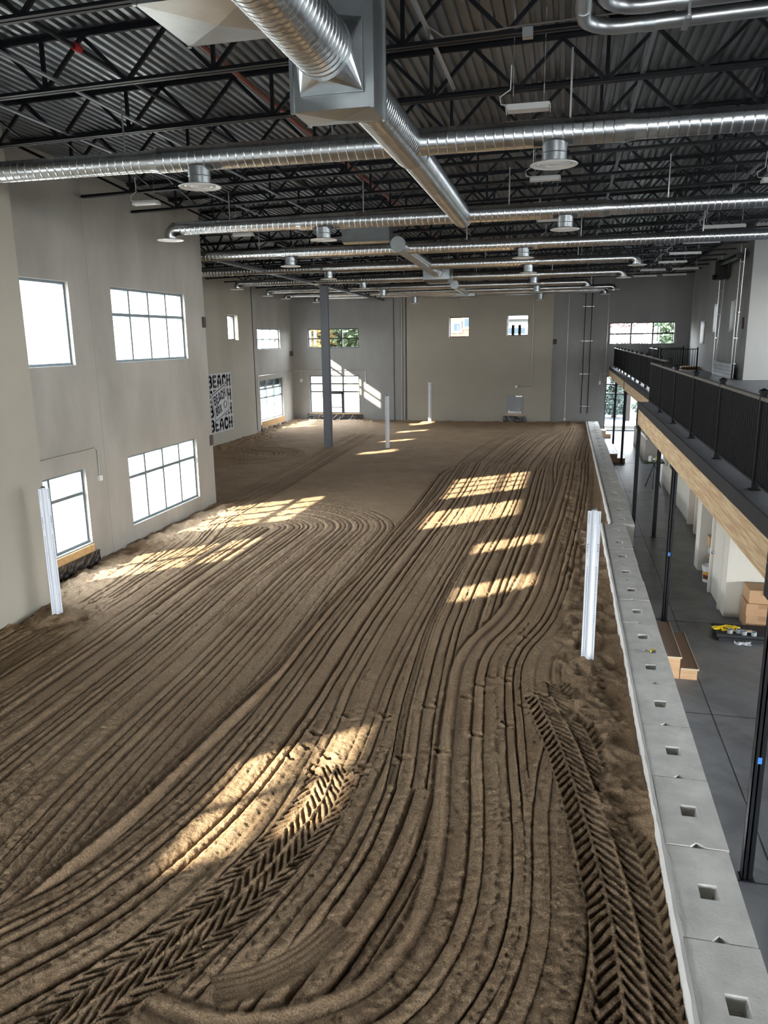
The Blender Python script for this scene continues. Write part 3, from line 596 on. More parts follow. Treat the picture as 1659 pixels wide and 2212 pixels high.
#SW0
SWATHS = [
{'p': [(-17.09, 28.04), (-15.2, 31.54), (-14.09, 32.12)], 'u': (-2.8, 2.8), 'cap': 1, 'sp': 0.27, 'a': 0.042, 'seed': 3},
{'p': [(-7.43, 4.9), (-7.61, 7.1), (-7.69, 10.68), (-7.92, 14.9), (-7.94, 19.25)], 'u': (-2.4, 3.6), 'cap': 1, 'sp': 0.185, 'seed': 5, 'a': 0.028},
{'p': [(-8.95, 8.97), (-9.02, 11.52), (-9.2, 14.15), (-9.82, 19.69), (-9.97, 25.38), (-10.25, 33.12), (-10.48, 40.19)], 'u': (-0.9, 0.8), 'sp': 0.19, 'seed': 4},
{'p': [(-8.89, 13.12), (-9.04, 15.05), (-9.02, 17.08), (-9.53, 19.51)], 'u': (-0.35, 0.35), 'sp': 0.17, 'seed': 15, 'a': 0.03},
{'p': [(-5.14, 3.81), (-4.81, 4.94), (-4.49, 6.77), (-4.28, 9.11), (-4.16, 10.58), (-4.2, 12.02), (-4.22, 13.86), (-4.16, 16.05), (-4.24, 19.14), (-4.27, 23.23), (-4.35, 26.94), (-4.32, 29.14), (-3.74, 30.93), (-2.49, 31.85), (0.74, 33.22)], 'u': (-0.2, 2.2), 'sp': 0.18, 'seed': 6, 'a': 0.026, 'ridge': [(0.02, 0.045, 0.04), (-0.09, -0.03, 0.04)]},
{'p': [(-4.18, 30.63), (-4.02, 33.18), (-3.52, 38.77), (-2.84, 42.42), (-2.17, 44.06)], 'u': (-0.1, 3.4), 'sp': 0.3, 'seed': 7, 'a': 0.03},
{'p': [(1.17, 44.46), (0.7, 37.61), (0.44, 31.93), (0.48, 26.0), (0.36, 20.23), (0.13, 16.11), (-0.07, 13.78)], 'u': (-1.1, 1.0), 'sp': 0.2, 'seed': 8, 'a': 0.03},
{'p': [(-4.37, 3.48), (-3.92, 4.16), (-3.37, 5.12), (-2.97, 6.6), (-2.82, 8.22), (-2.8, 9.92), (-2.88, 13.23), (-2.83, 18.68), (-2.75, 25.46), (-2.84, 31.43)], 'u': (-1.3, 1.2), 'sp': 0.185, 'seed': 9, 'a': 0.028},
{'p': [(-2.75, 3.84), (-2.53, 4.74), (-2.3, 5.64), (-2.1, 6.78), (-2.1, 8.72), (-2.22, 10.86), (-2.24, 13.61), (-2.14, 17.92), (-2.1, 23.53), (-2.09, 30.37)], 'u': (-1.0, 1.0), 'sp': 0.18, 'seed': 10, 'a': 0.028, 'ridge': [(0.85, -0.05, 0.07)]},
{'p': [(-1.49, 7.78), (-1.73, 10.14), (-1.9, 13.17), (-1.77, 17.58), (-1.53, 23.63), (-1.46, 30.47)], 'u': (-0.4, 1.0), 'sp': 0.18, 'seed': 12, 'a': 0.028, 'ridge': [(-0.3, -0.03, 0.04)]},
{'p': [(0.07, 32.36), (-0.29, 23.84), (-0.61, 18.77), (-1.0, 14.19), (-1.45, 12.25), (-1.55, 10.99), (-1.39, 8.87), (-1.23, 7.42), (-1.15, 6.46), (-1.17, 5.78), (-1.3, 5.3), (-1.47, 4.99), (-1.71, 4.78), (-2.0, 4.61), (-2.41, 4.48), (-2.82, 4.5), (-3.04, 4.54)], 'u': (-1.75, 0.05), 'sp': 0.2, 'seed': 11, 'a': 0.03, 'ridge': [(-0.05, 0.02, 0.04), (0.04, -0.04, 0.04)]},
{'p': [(0.6, 10.94), (0.19, 9.2), (0.09, 7.66), (0.13, 6.54), (0.12, 5.67), (-0.04, 4.88), (-0.25, 4.39)], 'u': (-0.35, 0.35), 'sp': 0.2, 'seed': 13, 'a': 0.034},
{'p': [(-2.61, 4.65), (-2.25, 4.85), (-1.96, 5.16), (-1.75, 5.58)], 'u': (-0.18, 0.16), 'k': 'flat'},
{'p': [(-0.12, 10.95), (0.04, 9.67), (0.22, 8.54), (0.36, 7.47), (0.43, 6.61), (0.45, 5.9), (0.42, 5.39), (0.34, 4.86)], 'u': (-0.42, 0.0), 'k': 'tyre', 'sp': 0.42, 'd': 0.045, 'ns': 0.02},
{'p': [(-0.01, 10.5), (0.31, 9.23), (0.55, 8.03), (0.7, 7.16), (0.8, 6.37), (0.84, 5.77), (0.86, 5.22), (0.86, 4.89)], 'u': (-0.42, 0.42), 'k': 'tyre', 'sp': 0.42, 'per': 0.14, 'd': 0.045, 'ns': 0.02},
{'p': [(-2.56, 8.06), (-2.51, 7.24), (-2.65, 6.32), (-2.84, 5.61), (-3.08, 5.07), (-3.31, 4.64), (-3.48, 4.3), (-3.61, 4.02)], 'u': (-0.32, 0.32), 'k': 'tyre', 'sp': 0.32, 'per': 0.14}]
FOOT = [(-2.76, 9.28), (-2.26, 9.39), (-1.7, 9.76), (-1.2, 10.15), (-1.07, 10.59), (-0.92, 10.92), (-0.67, 10.84), (-0.69, 11.35), (-3.04, 8.71), (-3.02, 8.35), (-3.15, 8.1), (-2.69, 8.2), (-0.57, 9.5), (-0.96, 9.12), (-1.35, 8.64), (-1.78, 8.37), (-2.22, 8.08), (-2.21, 7.95), (-0.4, 10.05), (-0.15, 10.47), (-2.78, 7.86), (-0.65, 12.11), (-0.48, 12.66)]
#SW1
def catmull(P, n=14):
    P = np.array(P, float); P = np.vstack([2*P[0]-P[1], P, 2*P[-1]-P[-2]]); out = []
    for k in range(1, len(P)-2):
        for t in np.linspace(0, 1, n, endpoint=False):
            a, b, c, d = P[k-1], P[k], P[k+1], P[k+2]
            out.append(0.5*((2*b)+(-a+c)*t+(2*a-5*b+4*c-d)*t*t+(-a+3*b-3*c+d)*t**3))
    out.append(P[-2]); return np.array(out)
def offset_field(P, X, Y):
    """signed distance (right of travel positive), arc length, end flag"""
    best = np.full(X.shape, 1e9); U = np.zeros(X.shape); S = np.zeros(X.shape); E = np.zeros(X.shape, bool); s0 = 0
    for k in range(len(P)-1):
        a = P[k]; d = P[k+1]-a; L = math.hypot(*d)
        if L < 1e-9: continue
        d = d/L; rx = X-a[0]; ry = Y-a[1]; t0 = rx*d[0]+ry*d[1]; t = np.clip(t0, 0, L); cx = rx-d[0]*t; cy_ = ry-d[1]*t; D = cx*cx+cy_*cy_
        m = D < best; best = np.where(m, D, best); sg = np.sign(rx*d[1]-ry*d[0]); sg = np.where(sg == 0, 1, sg)
        U = np.where(m, np.sqrt(D)*sg, U); S = np.where(m, s0+t, S)
        e = ((k == 0) & (t0 < -0.0)) | ((k == len(P)-2) & (t0 > L)); E = np.where(m, e, E); s0 += L
    return U, S, E
def build_sand():
    ys = []; yy = 3.4
    while yy < 46.99: ys.append(yy); yy += max(0.015, 0.0021*yy)
    ys.append(46.99); ys = np.array(ys); NC = 1150
    xr = np.where(ys < yn, 1.12, 1.37); wl = np.full(ys.shape, -17.02); xl = np.maximum(wl, -(1.0*ys+4.0))
    T = np.linspace(0, 1, NC); X = xl[:, None]+(xr-xl)[:, None]*T[None, :]; Y = np.repeat(ys[:, None], NC, 1)
    Y = np.where((X > -9.5) & (X < -0.73), np.minimum(Y, YF-0.145), Y)
    wob = 0.10*vnoise(X, Y, 3.0, 1)+0.05*vnoise(X, Y, 0.9, 2)
    Zc = 0.02*vnoise(X, Y, 4, 3); H = 0.03*smoothstep(20, 26, Y)*vnoise(X, Y, 0.28, 4)+0.008*vnoise(X, Y, 0.12, 5)+0.006*vnoise(X, Y, 0.05, 6)
    rough = np.zeros(X.shape)
    for sw in SWATHS:
        P = catmull(sw['p']); u0, u1 = sw['u']; pad = 0.3
        bx0, by0 = P.min(0)-max(abs(u0), abs(u1))-pad; bx1, by1 = P.max(0)+max(abs(u0), abs(u1))+pad
        m = (X > bx0) & (X < bx1) & (Y > by0) & (Y < by1)
        if not m.any(): continue
        x = X[m]; y_ = Y[m]
        # coarse lattice then bilinear
        st = 0.06; gx = np.arange(bx0, bx1+st, st); gy = np.arange(by0, by1+st, st); GX, GY = np.meshgrid(gx, gy, indexing='ij')
        U, S, E = offset_field(P, GX, GY)
        def samp(A):
            a = (x-bx0)/st; b = (y_-by0)/st; i = np.clip(a.astype(int), 0, len(gx)-2); jj = np.clip(b.astype(int), 0, len(gy)-2); fa = a-i; fb = b-jj
            return (A[i, jj]*(1-fa)+A[i+1, jj]*fa)*(1-fb)+(A[i, jj+1]*(1-fa)+A[i+1, jj+1]*fa)*fb
        if sw.get('cap'): Uabs = samp(np.abs(U)); sg = np.sign(samp(np.where(E, 1, U))); u = Uabs*np.where(sg == 0, 1, sg); ok = np.ones(u.shape)
        else: u = samp(np.clip(U, -6, 6)); ok = 1-samp(E.astype(float)); ok = smoothstep(0.5, 0.95, ok)
        s = samp(S); u = u+wob[m]*0.35
        w_ = smoothstep(u0-0.05, u0+0.05, u)*(1-smoothstep(u1-0.05, u1+0.05, u))*ok
        kind = sw.get('k', 'rake')
        if kind == 'rake':
            sp = sw.get('sp', 0.175); A = sw.get('a', 0.026); ph = (u-u0)/sp; ph = ph+0.26*np.sin(2.1*ph+sw.get('seed', 1))+0.28*np.sin(0.83*ph+2*sw.get('seed', 1))+2; idx = np.floor(ph).astype(int); fr = ph-idx
            r = np.random.default_rng(sw.get('seed', 1)); amp = r.uniform(0.45, 1.25, 200); sub = r.random(200); dd = r.uniform(0, 1, 200)
            ridge = np.abs(np.sin(PI*fr))**0.5; h = 1.6*A*amp[idx % 200]*(ridge-0.7)-A*(sub[(idx+7) % 200] > 0.7)*np.exp(-(np.minimum(fr, 1-fr)/0.10)**2)+0.010*(dd[idx % 200]-0.5)
            h += np.where(sub[idx % 200] > 0.55, -0.35*A*np.exp(-((fr-0.45)/0.10)**2), 0)
            grain = 0.013*vnoise(x, y_, 0.055, 11)+0.010*vnoise(x, y_, 0.03, 12); h = h+grain*(0.5+ridge)+0.012*vnoise(u*22, s*1.2, 1.0, 13)
            for uu, hh, ww in sw.get('ridge', []): h += hh*np.exp(-((u-uu)/ww)**2)
            H[m] = H[m]*(1-w_)+h*w_
        elif kind == 'tyre':
            sp = sw.get('sp', 0.40); n_ = (u-u0)/sp; fr = n_-np.floor(n_); side = np.abs(fr-0.5)*2; per = sw.get('per', 0.13)
            flip = np.where(np.floor(n_).astype(int) % 2 == 0, 1, -1); v = s/per+side*2.0*flip+0.5*vnoise(x, y_, 0.3, 31)+np.where(fr > 0.5, 0.5, 0.0)
            v = v-np.floor(v); lug = smoothstep(0.18, 0.30, v)*(1-smoothstep(0.62, 0.76, v)); lug = lug*smoothstep(0.05, 0.14, side)*(1-smoothstep(0.88, 1.0, side))
            h = -0.012+lug*-sw.get('d', 0.032)+sw.get('ns', 0.034)*vnoise(x, y_, 0.10, 32)+0.012*vnoise(x, y_, 0.045, 33)+0.02*np.exp(-((side-0.97)/0.06)**2)
            H[m] = H[m]*(1-w_)+h*w_
        elif kind == 'flat':
            h = -0.02+0.004*np.sin(u*90)+0.004*vnoise(x, y_, 0.1, 41); H[m] = H[m]*(1-w_)+h*w_
        elif kind == 'groove':
            H[m] += sw['a']*np.exp(-(u/sw['w'])**2)*ok-0.6*sw['a']*np.exp(-((u-1.7*sw['w'])/sw['w'])**2)*ok
    # trampled sand next to the walls and poles
    xs_r = smoothstep(0.42, 0.72, X+0.12*vnoise(X, Y, 0.8, 51))*smoothstep(6.9, 7.8, Y)*(1-smoothstep(20, 24, Y))
    near = smoothstep(9.2, 10.2, Y)*(1-smoothstep(13.5, 16, Y))*smoothstep(-0.15, 0.45, X+0.35*vnoise(X, Y, 1.3, 52)); xs_r = np.maximum(xs_r, near)
    lw = (1-smoothstep(-10.2, -9.2, X+0.5*vnoise(X, Y, 1.2, 53)))*(Y < 22)*smoothstep(10.0, 11.5, Y)
    pole = np.exp(-((X+9.1)**2+(Y-11.9)**2)/0.8)
    bw = smoothstep(45.0, 46.2, Y+0.6*vnoise(X, Y, 1.5, 54)); lw2 = (1-smoothstep(-16.2, -15.4, X))*(Y > 22)
    R_ = np.clip(np.maximum.reduce([xs_r, lw, bw, lw2*0.8, pole]), 0, 1)
    def lumps(seed): return 0.11*vnoise(X, Y, 0.33, seed)+0.07*vnoise(X, Y, 0.16, seed+1)+0.05*vnoise(X, Y, 0.085, seed+3)+0.025*vnoise(X, Y, 0.045, seed+2)
    H = H*(1-R_)+R_*lumps(61)
    tr = smoothstep(0.0, 0.25, X)*(1-smoothstep(0.75, 1.0, X))*smoothstep(14, 17, Y)*(1-smoothstep(30, 40, Y)); H += tr*0.10*vnoise(X, Y, 0.2, 71)
    H += 0.09*(1-smoothstep(-10.75, -10.2, X))*(Y < 22)*vnoise(X, Y, 0.9, 81)+0.07*bw
    # footprints
    for (fx, fy) in FOOT:
        for dx, dy, rr, dp in ((-0.035, 0.03, 0.035, 0.06), (0.03, -0.02, 0.04, 0.05)):
            d2_ = ((X-fx-dx)/1.4)**2+(Y-fy-dy)**2; H -= dp*np.exp(-d2_/(rr*rr)); H += 0.015*np.exp(-(np.sqrt(d2_)-0.07)**2/0.0005)
    for px_, py_, rr in ((0.53, 11.77, .35), (-9.26, 11.92, .35), (-8.0, 34.75, .5), (-7.92, 46.0, .5), (-10.93, 34.8, .6)):
        H += 0.05*np.exp(-((X-px_)**2+(Y-py_)**2)/(rr*rr))
    H += 0.05*smoothstep(1.12-0.30, 1.1, X)*vnoise(X, Y, 0.7, 91)-0.02*smoothstep(0.9, 1.1, X)
    Z = 0.445+Zc+H
    nr, nc = X.shape; co = np.stack([X, Y, Z], -1).reshape(-1, 3)
    me = bpy.data.meshes.new('sand'); me.vertices.add(nr*nc); me.vertices.foreach_set('co', co.ravel())
    a = (np.arange(nr-1)[:, None]*nc+np.arange(nc-1)[None, :]).ravel(); q = np.stack([a, a+1, a+1+nc, a+nc], 1).astype(np.int32)
    cx = X.ravel()[a]; cyy = Y.ravel()[a]; lim = np.where(cyy < 4.6, -10.76, np.where(cyy < 12.7, -9.88, np.where(cyy < 22.02, -10.76, np.where(cyy < 40, -16.77, -17.1)))); q = q[cx > lim]
    me.loops.add(q.size); me.loops.foreach_set('vertex_index', q.ravel()); me.polygons.add(len(q))
    me.polygons.foreach_set('loop_start', np.arange(len(q), dtype=np.int32)*4); me.polygons.foreach_set('use_smooth', np.ones(len(q), bool))
    me.update(calc_edges=True)
    tag(addmesh('sand', me, 'sand'), 'raked brown sand with curved furrows and tyre tracks filling the hall', 'sand', None, 'stuff')
build_sand()

# ------------------------------------------------------------------ poles and column
def pole(x, y, label, rz=0.0):
    t = thing('net_pole', label, 'net pole', (x, y, 0.3), 'white aluminium net poles standing in the sand', rz)
    part(t, 'tube', MB().tube([(0, 0, 0), (0, 0, 2.66)], 0.042, 20), 'aluminium', True)
    part(t, 'end_cap', MB().tube([(0, 0, 2.66), (0, 0, 2.685)], 0.036, 16), 'plastic_black', True)
    for s in (-1, 1):
        f = part(t, 'flange', MB().box(min(s*0.03, s*0.098), max(s*0.03, s*0.098), -0.008, 0.008, 0, 2.64).box(min(s*0.088, s*0.098), max(s*0.088, s*0.098), -0.018, 0.018, 0, 2.64), 'aluminium')
        h = MB()
        for k in range(52): z = 0.18+k*0.0305; h.box(s*0.068-0.0055, s*0.068+0.0055, -0.0095, -0.0078, z, z+0.013)
        addmesh('hole', h.mesh('hole'), 'hole_black', f)
        g = MB()
        for k in range(9): z = 1.98+k*0.016; g.box(s*0.078-0.010, s*0.078+0.010, -0.0092, -0.0078, z, z+(0.009 if k % 3 else 0.005))
        for k in range(5): z = 1.88+k*0.018; g.box(s*0.078-0.003, s*0.078+0.002, -0.0092, -0.0078, z, z+0.012)
        for k in range(9): z = 2.44+k*0.02; g.box(s*0.078-0.004, s*0.078+0.005, -0.0092, -0.0078, z, z+(0.008 if k % 2 else 0.013))
        addmesh('sticker', g.mesh('sticker'), 'label_gray', f)
    return t
p0 = pole(0.535, 11.77, 'tall white perforated net pole in the sand beside the concrete block wall', 0.05)
dup(p0, (-9.265, 11.92, 0.3), 'white net pole in front of the left beige wall, edge-on', rz=0.95)
dup(p0, (-8.0, 34.75, 0.3), 'pale net pole standing alone right of the grey steel column', rz=0.5)
dup(p0, (-7.92, 46.0, 0.3), 'smallest net pole standing against the beige back wall panel', rz=0.0)
t = thing('steel_column', 'grey painted wide-flange steel column rising from the sand to the roof', 'column', (-10.93, 34.8, 0.3), rz=-0.0)
ztop = zb(-10.93, 34.8)-0.62-0.3
part(t, 'flange', MB().box(-0.17, 0.17, -0.17, -0.145, 0, ztop), 'gray_column'); part(t, 'flange', MB().box(-0.17, 0.17, 0.145, 0.17, 0, ztop), 'gray_column')
part(t, 'web', MB().box(-0.012, 0.012, -0.145, 0.145, 0, ztop), 'gray_column'); part(t, 'cap_plate', MB().box(-0.2, 0.2, -0.2, 0.2, ztop, ztop+0.03), 'gray_column')

# ------------------------------------------------------------------ roof steel
def joist(x0, x1, Y, npan, label, grp, detailed):
    t = thing('roof_joist', label, 'roof joist', (x0, Y, zb(x0, Y)), grp); sl = (zb(x1, Y)-zb(x0, Y))/(x1-x0); L = x1-x0; D = 0.66
    def P(x, z): return (x, 0, z+sl*x)
    bc = MB()
    for yy in (-0.042, 0.042): bc.bar((0, yy, 0.01), (L, yy, 0.01+sl*L), 0.055, 0.012); bc.bar((0, yy*0.38, 0.035), (L, yy*0.38, 0.035+sl*L), 0.012, 0.055)
    part(t, 'bottom_chord', bc, 'joist_paint')
    tc_ = MB()
    for yy in (-0.045, 0.045): tc_.bar((-0.12, yy, D+0.025), (L+0.12, yy, D+0.025+sl*L), 0.07, 0.014); tc_.bar((-0.12, yy*0.35, D-0.01), (L+0.12, yy*0.35, D-0.01+sl*L), 0.014, 0.06)
    part(t, 'top_chord', tc_, 'joist_paint')
    pw_ = L/npan; mem = []
    mem.append((P(0, D-0.02), P(pw_, 0.03)))
    for k in range(1, npan-1):
        mem.append((P(k*pw_, 0.03), P((k+0.5)*pw_, D-0.03))); mem.append((P((k+0.5)*pw_, D-0.03), P((k+1)*pw_, 0.03)))
        if k % 2: mem.append((P(k*pw_, 0.03), P(k*pw_, D-0.03)))
    mem.append((P((npan-1)*pw_, 0.03), P(L, D-0.02)))
    if detailed:
        for a, b in mem: part(t, 'web_member', MB().bar(a, b, 0.05, 0.042, (0, 1, 0)), 'joist_paint')
    else:
        wb = MB()
        for a, b in mem: wb.bar(a, b, 0.045, 0.04, (0, 1, 0))
        part(t, 'web', wb, 'joist_paint')
YJ = [12.03+2.06*k for k in range(-4, 17)]
k = 0
for Y in YJ:
    if Y < 2 or Y > 46.6: continue
    if Y < 21.9:
        joist(-10.70, 6.6, Y, 14, 'black open-web roof joist spanning the sand hall, %s from the viewer' % ORD[k], 'main roof joists', Y < 17)
    else:
        joist(-10.70, 6.6, Y, 14, 'black open-web roof joist spanning the sand hall, %s from the viewer' % ORD[k], 'main roof joists', False)
        joist(-16.8, -11.05, Y, 5, 'short black open-web roof joist over the deep left bay, %s from the near bay wall' % ORD[max(0, k-9)], 'left bay roof joists', False)
    if Y < 32.5: joist(6.85, 13.2, Y, 5, 'short black roof joist over the right side of the mezzanine, %s from the viewer' % ORD[k], 'right bay roof joists', False)
    k += 1
def girder(x, y0, y1, label):
    t = thing('joist_girder', label, 'girder', (x, y0, zb(x, y0)-0.60)); sl = -0.010; L = y1-y0; D = 0.62+0.55; n = int(L/1.03)
    b = MB(); [b.bar((xx, 0, 0), (xx, L, sl*L), 0.09, 0.02) for xx in (-0.06, 0.06)]; [b.bar((xx, 0, 0.05), (xx, L, sl*L+0.05), 0.02, 0.1) for xx in (-0.03, 0.03)]; part(t, 'bottom_chord', b, 'girder_paint')
    b = MB(); [b.bar((xx, 0, D), (xx, L, D+sl*L), 0.09, 0.02) for xx in (-0.06, 0.06)]; part(t, 'top_chord', b, 'joist_paint')
    b = MB()
    for q in range(n):
        ya, yb = L*q/n, L*(q+1)/n; b.bar((0, ya, 0+sl*ya), (0, yb, D+sl*yb), 0.05, 0.05) if q % 2 else b.bar((0, ya, D+sl*ya), (0, yb, sl*yb), 0.05, 0.05)
    part(t, 'web', b, 'joist_paint')
girder(-10.93, 22.1, 34.4, 'grey-bottomed roof girder from the left wall end to the grey column')
girder(-10.93, 35.2, 46.9, 'grey-bottomed roof girder from the grey column to the back wall')
for x, zo, lb in ((-8.1, 0.055, 'leftmost'), (-6.72, 0.055, 'second from left'), (-3.2, 0.055, 'third from left'), (0.9, 0.055, 'fourth from left'), (3.9, 0.055, 'rightmost')):
    solid('bridging_angle', MB().bar((x, 5.0, zb(x, 5.0)+zo+.03), (x, 46.6, zb(x, 46.6)+zo+.03), 0.05, 0.008).bar((x-0.025, 5.0, zb(x, 5)+zo+0.05), (x-0.025, 46.6, zb(x, 46.6)+zo+0.05), 0.008, 0.05), 'gray_column',
          'long bridging angle tying the roof joists together, %s of five' % lb, 'bridging')
for x, lb in ((2.9, 'right'), (-8.9, 'left')):
    t = thing('cross_bracing', 'row of crossed bracing bars between roof joists at the %s of the hall' % lb, 'bracing', (x, 7.9, zb(x, 7.9)))
    for q in range(18):
        ya, yb = YJ[2]+2.06*q-7.9, YJ[2]+2.06*(q+1)-7.9
        if ya+7.9 > 44.6: break
        z0 = zb(x, ya+7.9)-zb(x, 7.9); part(t, 'brace', MB().bar((0.03, ya+.05, z0+0.06), (0.03, yb-.05, z0+0.60), 0.03, 0.03), 'joist_paint'); part(t, 'brace', MB().bar((-0.03, ya+.05, z0+0.60), (-0.03, yb-.05, z0+0.06), 0.03, 0.03), 'joist_paint')
solid('sprinkler_pipe', MB().tube([(-4.70, 4.0, 9.31), (-4.70, 46.5, 8.98)], 0.035, 10), 'copper_pipe', 'long rust-brown sprinkler pipe running under the roof deck', 'pipe', smooth=True)
t = thing('sprinkler_line', 'long dark sprinkler pipe with a red coupling near the top left corner', 'pipe', (-6.3, 4.0, 9.33))
part(t, 'pipe', MB().tube([(0, 0, 0), (0, 42.5, -0.42)], 0.03, 10), 'black_steel', True); part(t, 'coupling', MB().tube([(0, 5.65, -0.056), (0, 5.78, -0.057)], 0.05, 12), 'red', True)
solid('slotted_channel', MB().box(-1.72, -1.68, 8.7, 12.0, 9.06, 9.066).box(-1.72, -1.714, 8.7, 12.0, 9.02, 9.066), 'conduit', 'pale slotted steel channel hung below the roof beside the main duct', 'channel')

# ------------------------------------------------------------------ ducts
def ringed(mb, p0, p1, r, step=0.12, n=24, r1=None):
    p0 = Vector(p0); p1 = Vector(p1); L = (p1-p0).length; d = (p1-p0)/L; k = max(1, int(L/step)); pts = []; rad = []
    for q in range(k+1):
        s = L*q/k
        if 0 < q < k:
            pts += [p0+d*(s-0.02), p0+d*(s-0.006), p0+d*s, p0+d*(s+0.006), p0+d*(s+0.02)]; rad += [r, r, r+0.004, r, r]
        else: pts.append(p0+d*s); rad.append(r)
    return mb.tube(pts, rad, n)
DZ = 8.06
YK = [10.6, 16.8, 22.35, 27.5, 33.2, 38.8, 42.9, 45.8]
def cross(k, x0, x1, red, elbowL, elbowR, r_mid, r_end, diffs, names):
    Y = YK[k]; t = thing('cross_duct', 'round galvanized cross duct with spiral seams, %s from the viewer' % ORD[k], 'duct', (0, Y, DZ), 'galvanized cross ducts')
    xa, xb = red
    ringed_parts = MB(); ringed(ringed_parts, (xa, 0, 0), (xb, 0, 0), r_mid); part(t, 'duct_body', ringed_parts, 'galvanized', True)
    for (a, b) in ((x0, xa), (xb, x1)):
        if abs(b-a) < 0.2: continue
        p = MB(); lo, hi = (a, b-0.15) if b == xa else (a+0.15, b); ringed(p, (lo, 0, 0), (hi, 0, 0), r_end); part(t, 'branch_duct', p, 'galvanized', True)
        q = MB().tube([(hi, 0, 0), (hi+0.04, 0, 0), (b-0.02, 0, 0), (b, 0, 0)] if b == xa else [(lo, 0, 0), (lo-0.04, 0, 0), (a+0.02, 0, 0), (a, 0, 0)], [r_end+0.006, r_end+0.006, r_mid+0.006, r_mid+0.006], 24)
        part(t, 'reducer', q, 'galvanized', True)
    for s, on, x in ((-1, elbowL, x0), (1, elbowR, x1)):
        if on:
            p = []
            for q in range(6): a = q*PI/2/5; p.append((x+s*0.19*math.sin(a), 0, -0.19+0.19*math.cos(a)))
            part(t, 'elbow', MB().tube(p, r_end, 20), 'galvanized', True)
    # straps
    for xs in np.arange(x0+1.3, x1-0.5, 3.1):
        hgt = zb(xs, Y)-DZ+0.02; rr = r_mid if xa < xs < xb else r_end
        part(t, 'hanger_strap', MB().box(xs-0.012, xs+0.012, -0.003, 0.003, rr, hgt), 'conduit')
    for x, zpl, nm in diffs:
        down = zpl-DZ; el = abs(x-(x0-0.19)) < 0.1 or abs(x-(x1+0.19)) < 0.1
        g = thing('ceiling_diffuser', 'round white air diffuser under the %s cross duct, %s' % (ORD[k], nm), 'air diffuser', (x, Y, zpl), 'round white air diffusers')
        nr = min(0.155, r_mid-0.0) if not el else r_end*0.85
        top = -down-(0.19 if el else r_mid*0.72)
        part(g, 'neck', MB().tube([(0, 0, 0.03), (0, 0, top*0.5), (0, 0, top*0.5+0.006), (0, 0, top*0.5+0.012), (0, 0, max(top, 0.06))], [nr, nr, nr+0.006, nr, nr], 20), 'galvanized_flat', True)
        part(g, 'plate', MB().lathe((0, 0, 0), [(0.15, 0.03), (0.19, 0.035), (0.285, 0.012), (0.30, 0.004), (0.29, -0.006), (0.235, 0.004), (0.22, 0.018), (0.20, -0.002), (0.165, 0.004), (0.155, 0.018), (0.13, 0.002), (0.10, -0.004), (0.09, 0.006), (0.07, 0.0), (0.0, -0.004)], 32), 'white_enamel', True)
    return t
zp = 7.68
cross(0, -11.0+0.35, 13.0, (-5.7, 0.6), False, False, 0.165, 0.145, [(-5.12, zp, 'left of the big duct'), (-0.23, zp, 'right of the big duct')], 0)
cross(1, -8.74, 13.0, (-5.72, 0.63), True, False, 0.165, 0.14, [(-8.93, 7.82, 'at its left end'), (-5.25, zp, 'left of the big duct'), (-0.10, zp, 'right of the big duct')], 0)
cross(2, -16.5, 6.7, (-8.26, -0.85), False, False, 0.165, 0.14, [(-8.04, zp, 'on its left half'), (-1.23, zp, 'on its right half')], 0)
cross(3, -16.5, 2.02, (-8.6, -1.1), False, True, 0.165, 0.14, [(-8.45, zp, 'on its left half'), (-1.33, zp, 'on its right half'), (2.21, 7.82, 'at its right end')], 0)
cross(4, -14.34, 1.99, (-8.8, -1.1), True, True, 0.165, 0.14, [(-14.53, 7.8, 'at its left end'), (-8.65, zp, 'on its left half'), (-1.37, zp, 'on its right half'), (2.18, 7.82, 'at its right end')], 0)
cross(5, -15.1, 0.76, (-9.2, -1.2), True, True, 0.165, 0.14, [(-15.3, 7.8, 'at its left end'), (-9.07, 7.64, 'on its left half'), (-1.45, 7.64, 'on its right half'), (0.95, 7.82, 'at its right end')], 0)
cross(6, -15.6, 2.2, (-9.2, -1.2), True, True, 0.165, 0.14, [(-15.8, 7.85, 'at its left end'), (2.38, 7.9, 'at its right end')], 0)
cross(7, -14.7, 1.9, (-9.2, -1.2), True, True, 0.165, 0.14, [(-14.87, 7.75, 'at its left end'), (-8.78, 7.56, 'on its left half'), (-1.47, 7.6, 'on its right half'), (2.08, 7.82, 'at its right end')], 0)
# main ducts
t = thing('main_duct', 'largest round galvanized duct running from the top edge to its open-looking blunt end', 'duct', (-2.18, 4.0, DZ))
p = MB(); ringed(p, (0, 0, 0), (0.0, 3.1, 0), 0.258, 0.085, 32); part(t, 'duct_body', p, 'galvanized', True)
part(t, 'square_collar', MB().tube([(0, 3.02, 0), (0, 3.1, 0)], 0.268, 32).box(-0.30, 0.30, 3.33, 3.36, -0.30, 0.30), 'galvanized_flat')
fl = MB(); sq = [(-0.30, -0.30), (0.30, -0.30), (0.30, 0.30), (-0.30, 0.30)]; n = 8
for q in range(4):
    c0 = sq[q]; c1 = sq[(q+1) % 4]; a0 = math.atan2(c0[1], c0[0]); a1 = a0+PI/2
    for w_ in range(n):
        b0 = a0+(a1-a0)*w_/n; b1 = a0+(a1-a0)*(w_+1)/n; r = 0.262
        fl.face([(r*math.cos(b0), 3.08, r*math.sin(b0)), (r*math.cos(b1), 3.08, r*math.sin(b1)), ((c0[0] if w_ < n/2 else c1[0]), 3.34, (c0[1] if w_ < n/2 else c1[1]))])
    fl.face([(r*math.cos((a0+a1)/2), 3.08, r*math.sin((a0+a1)/2)), (c1[0], 3.34, c1[1]), (c0[0], 3.34, c0[1])])
part(t, 'transition', fl, 'galvanized')
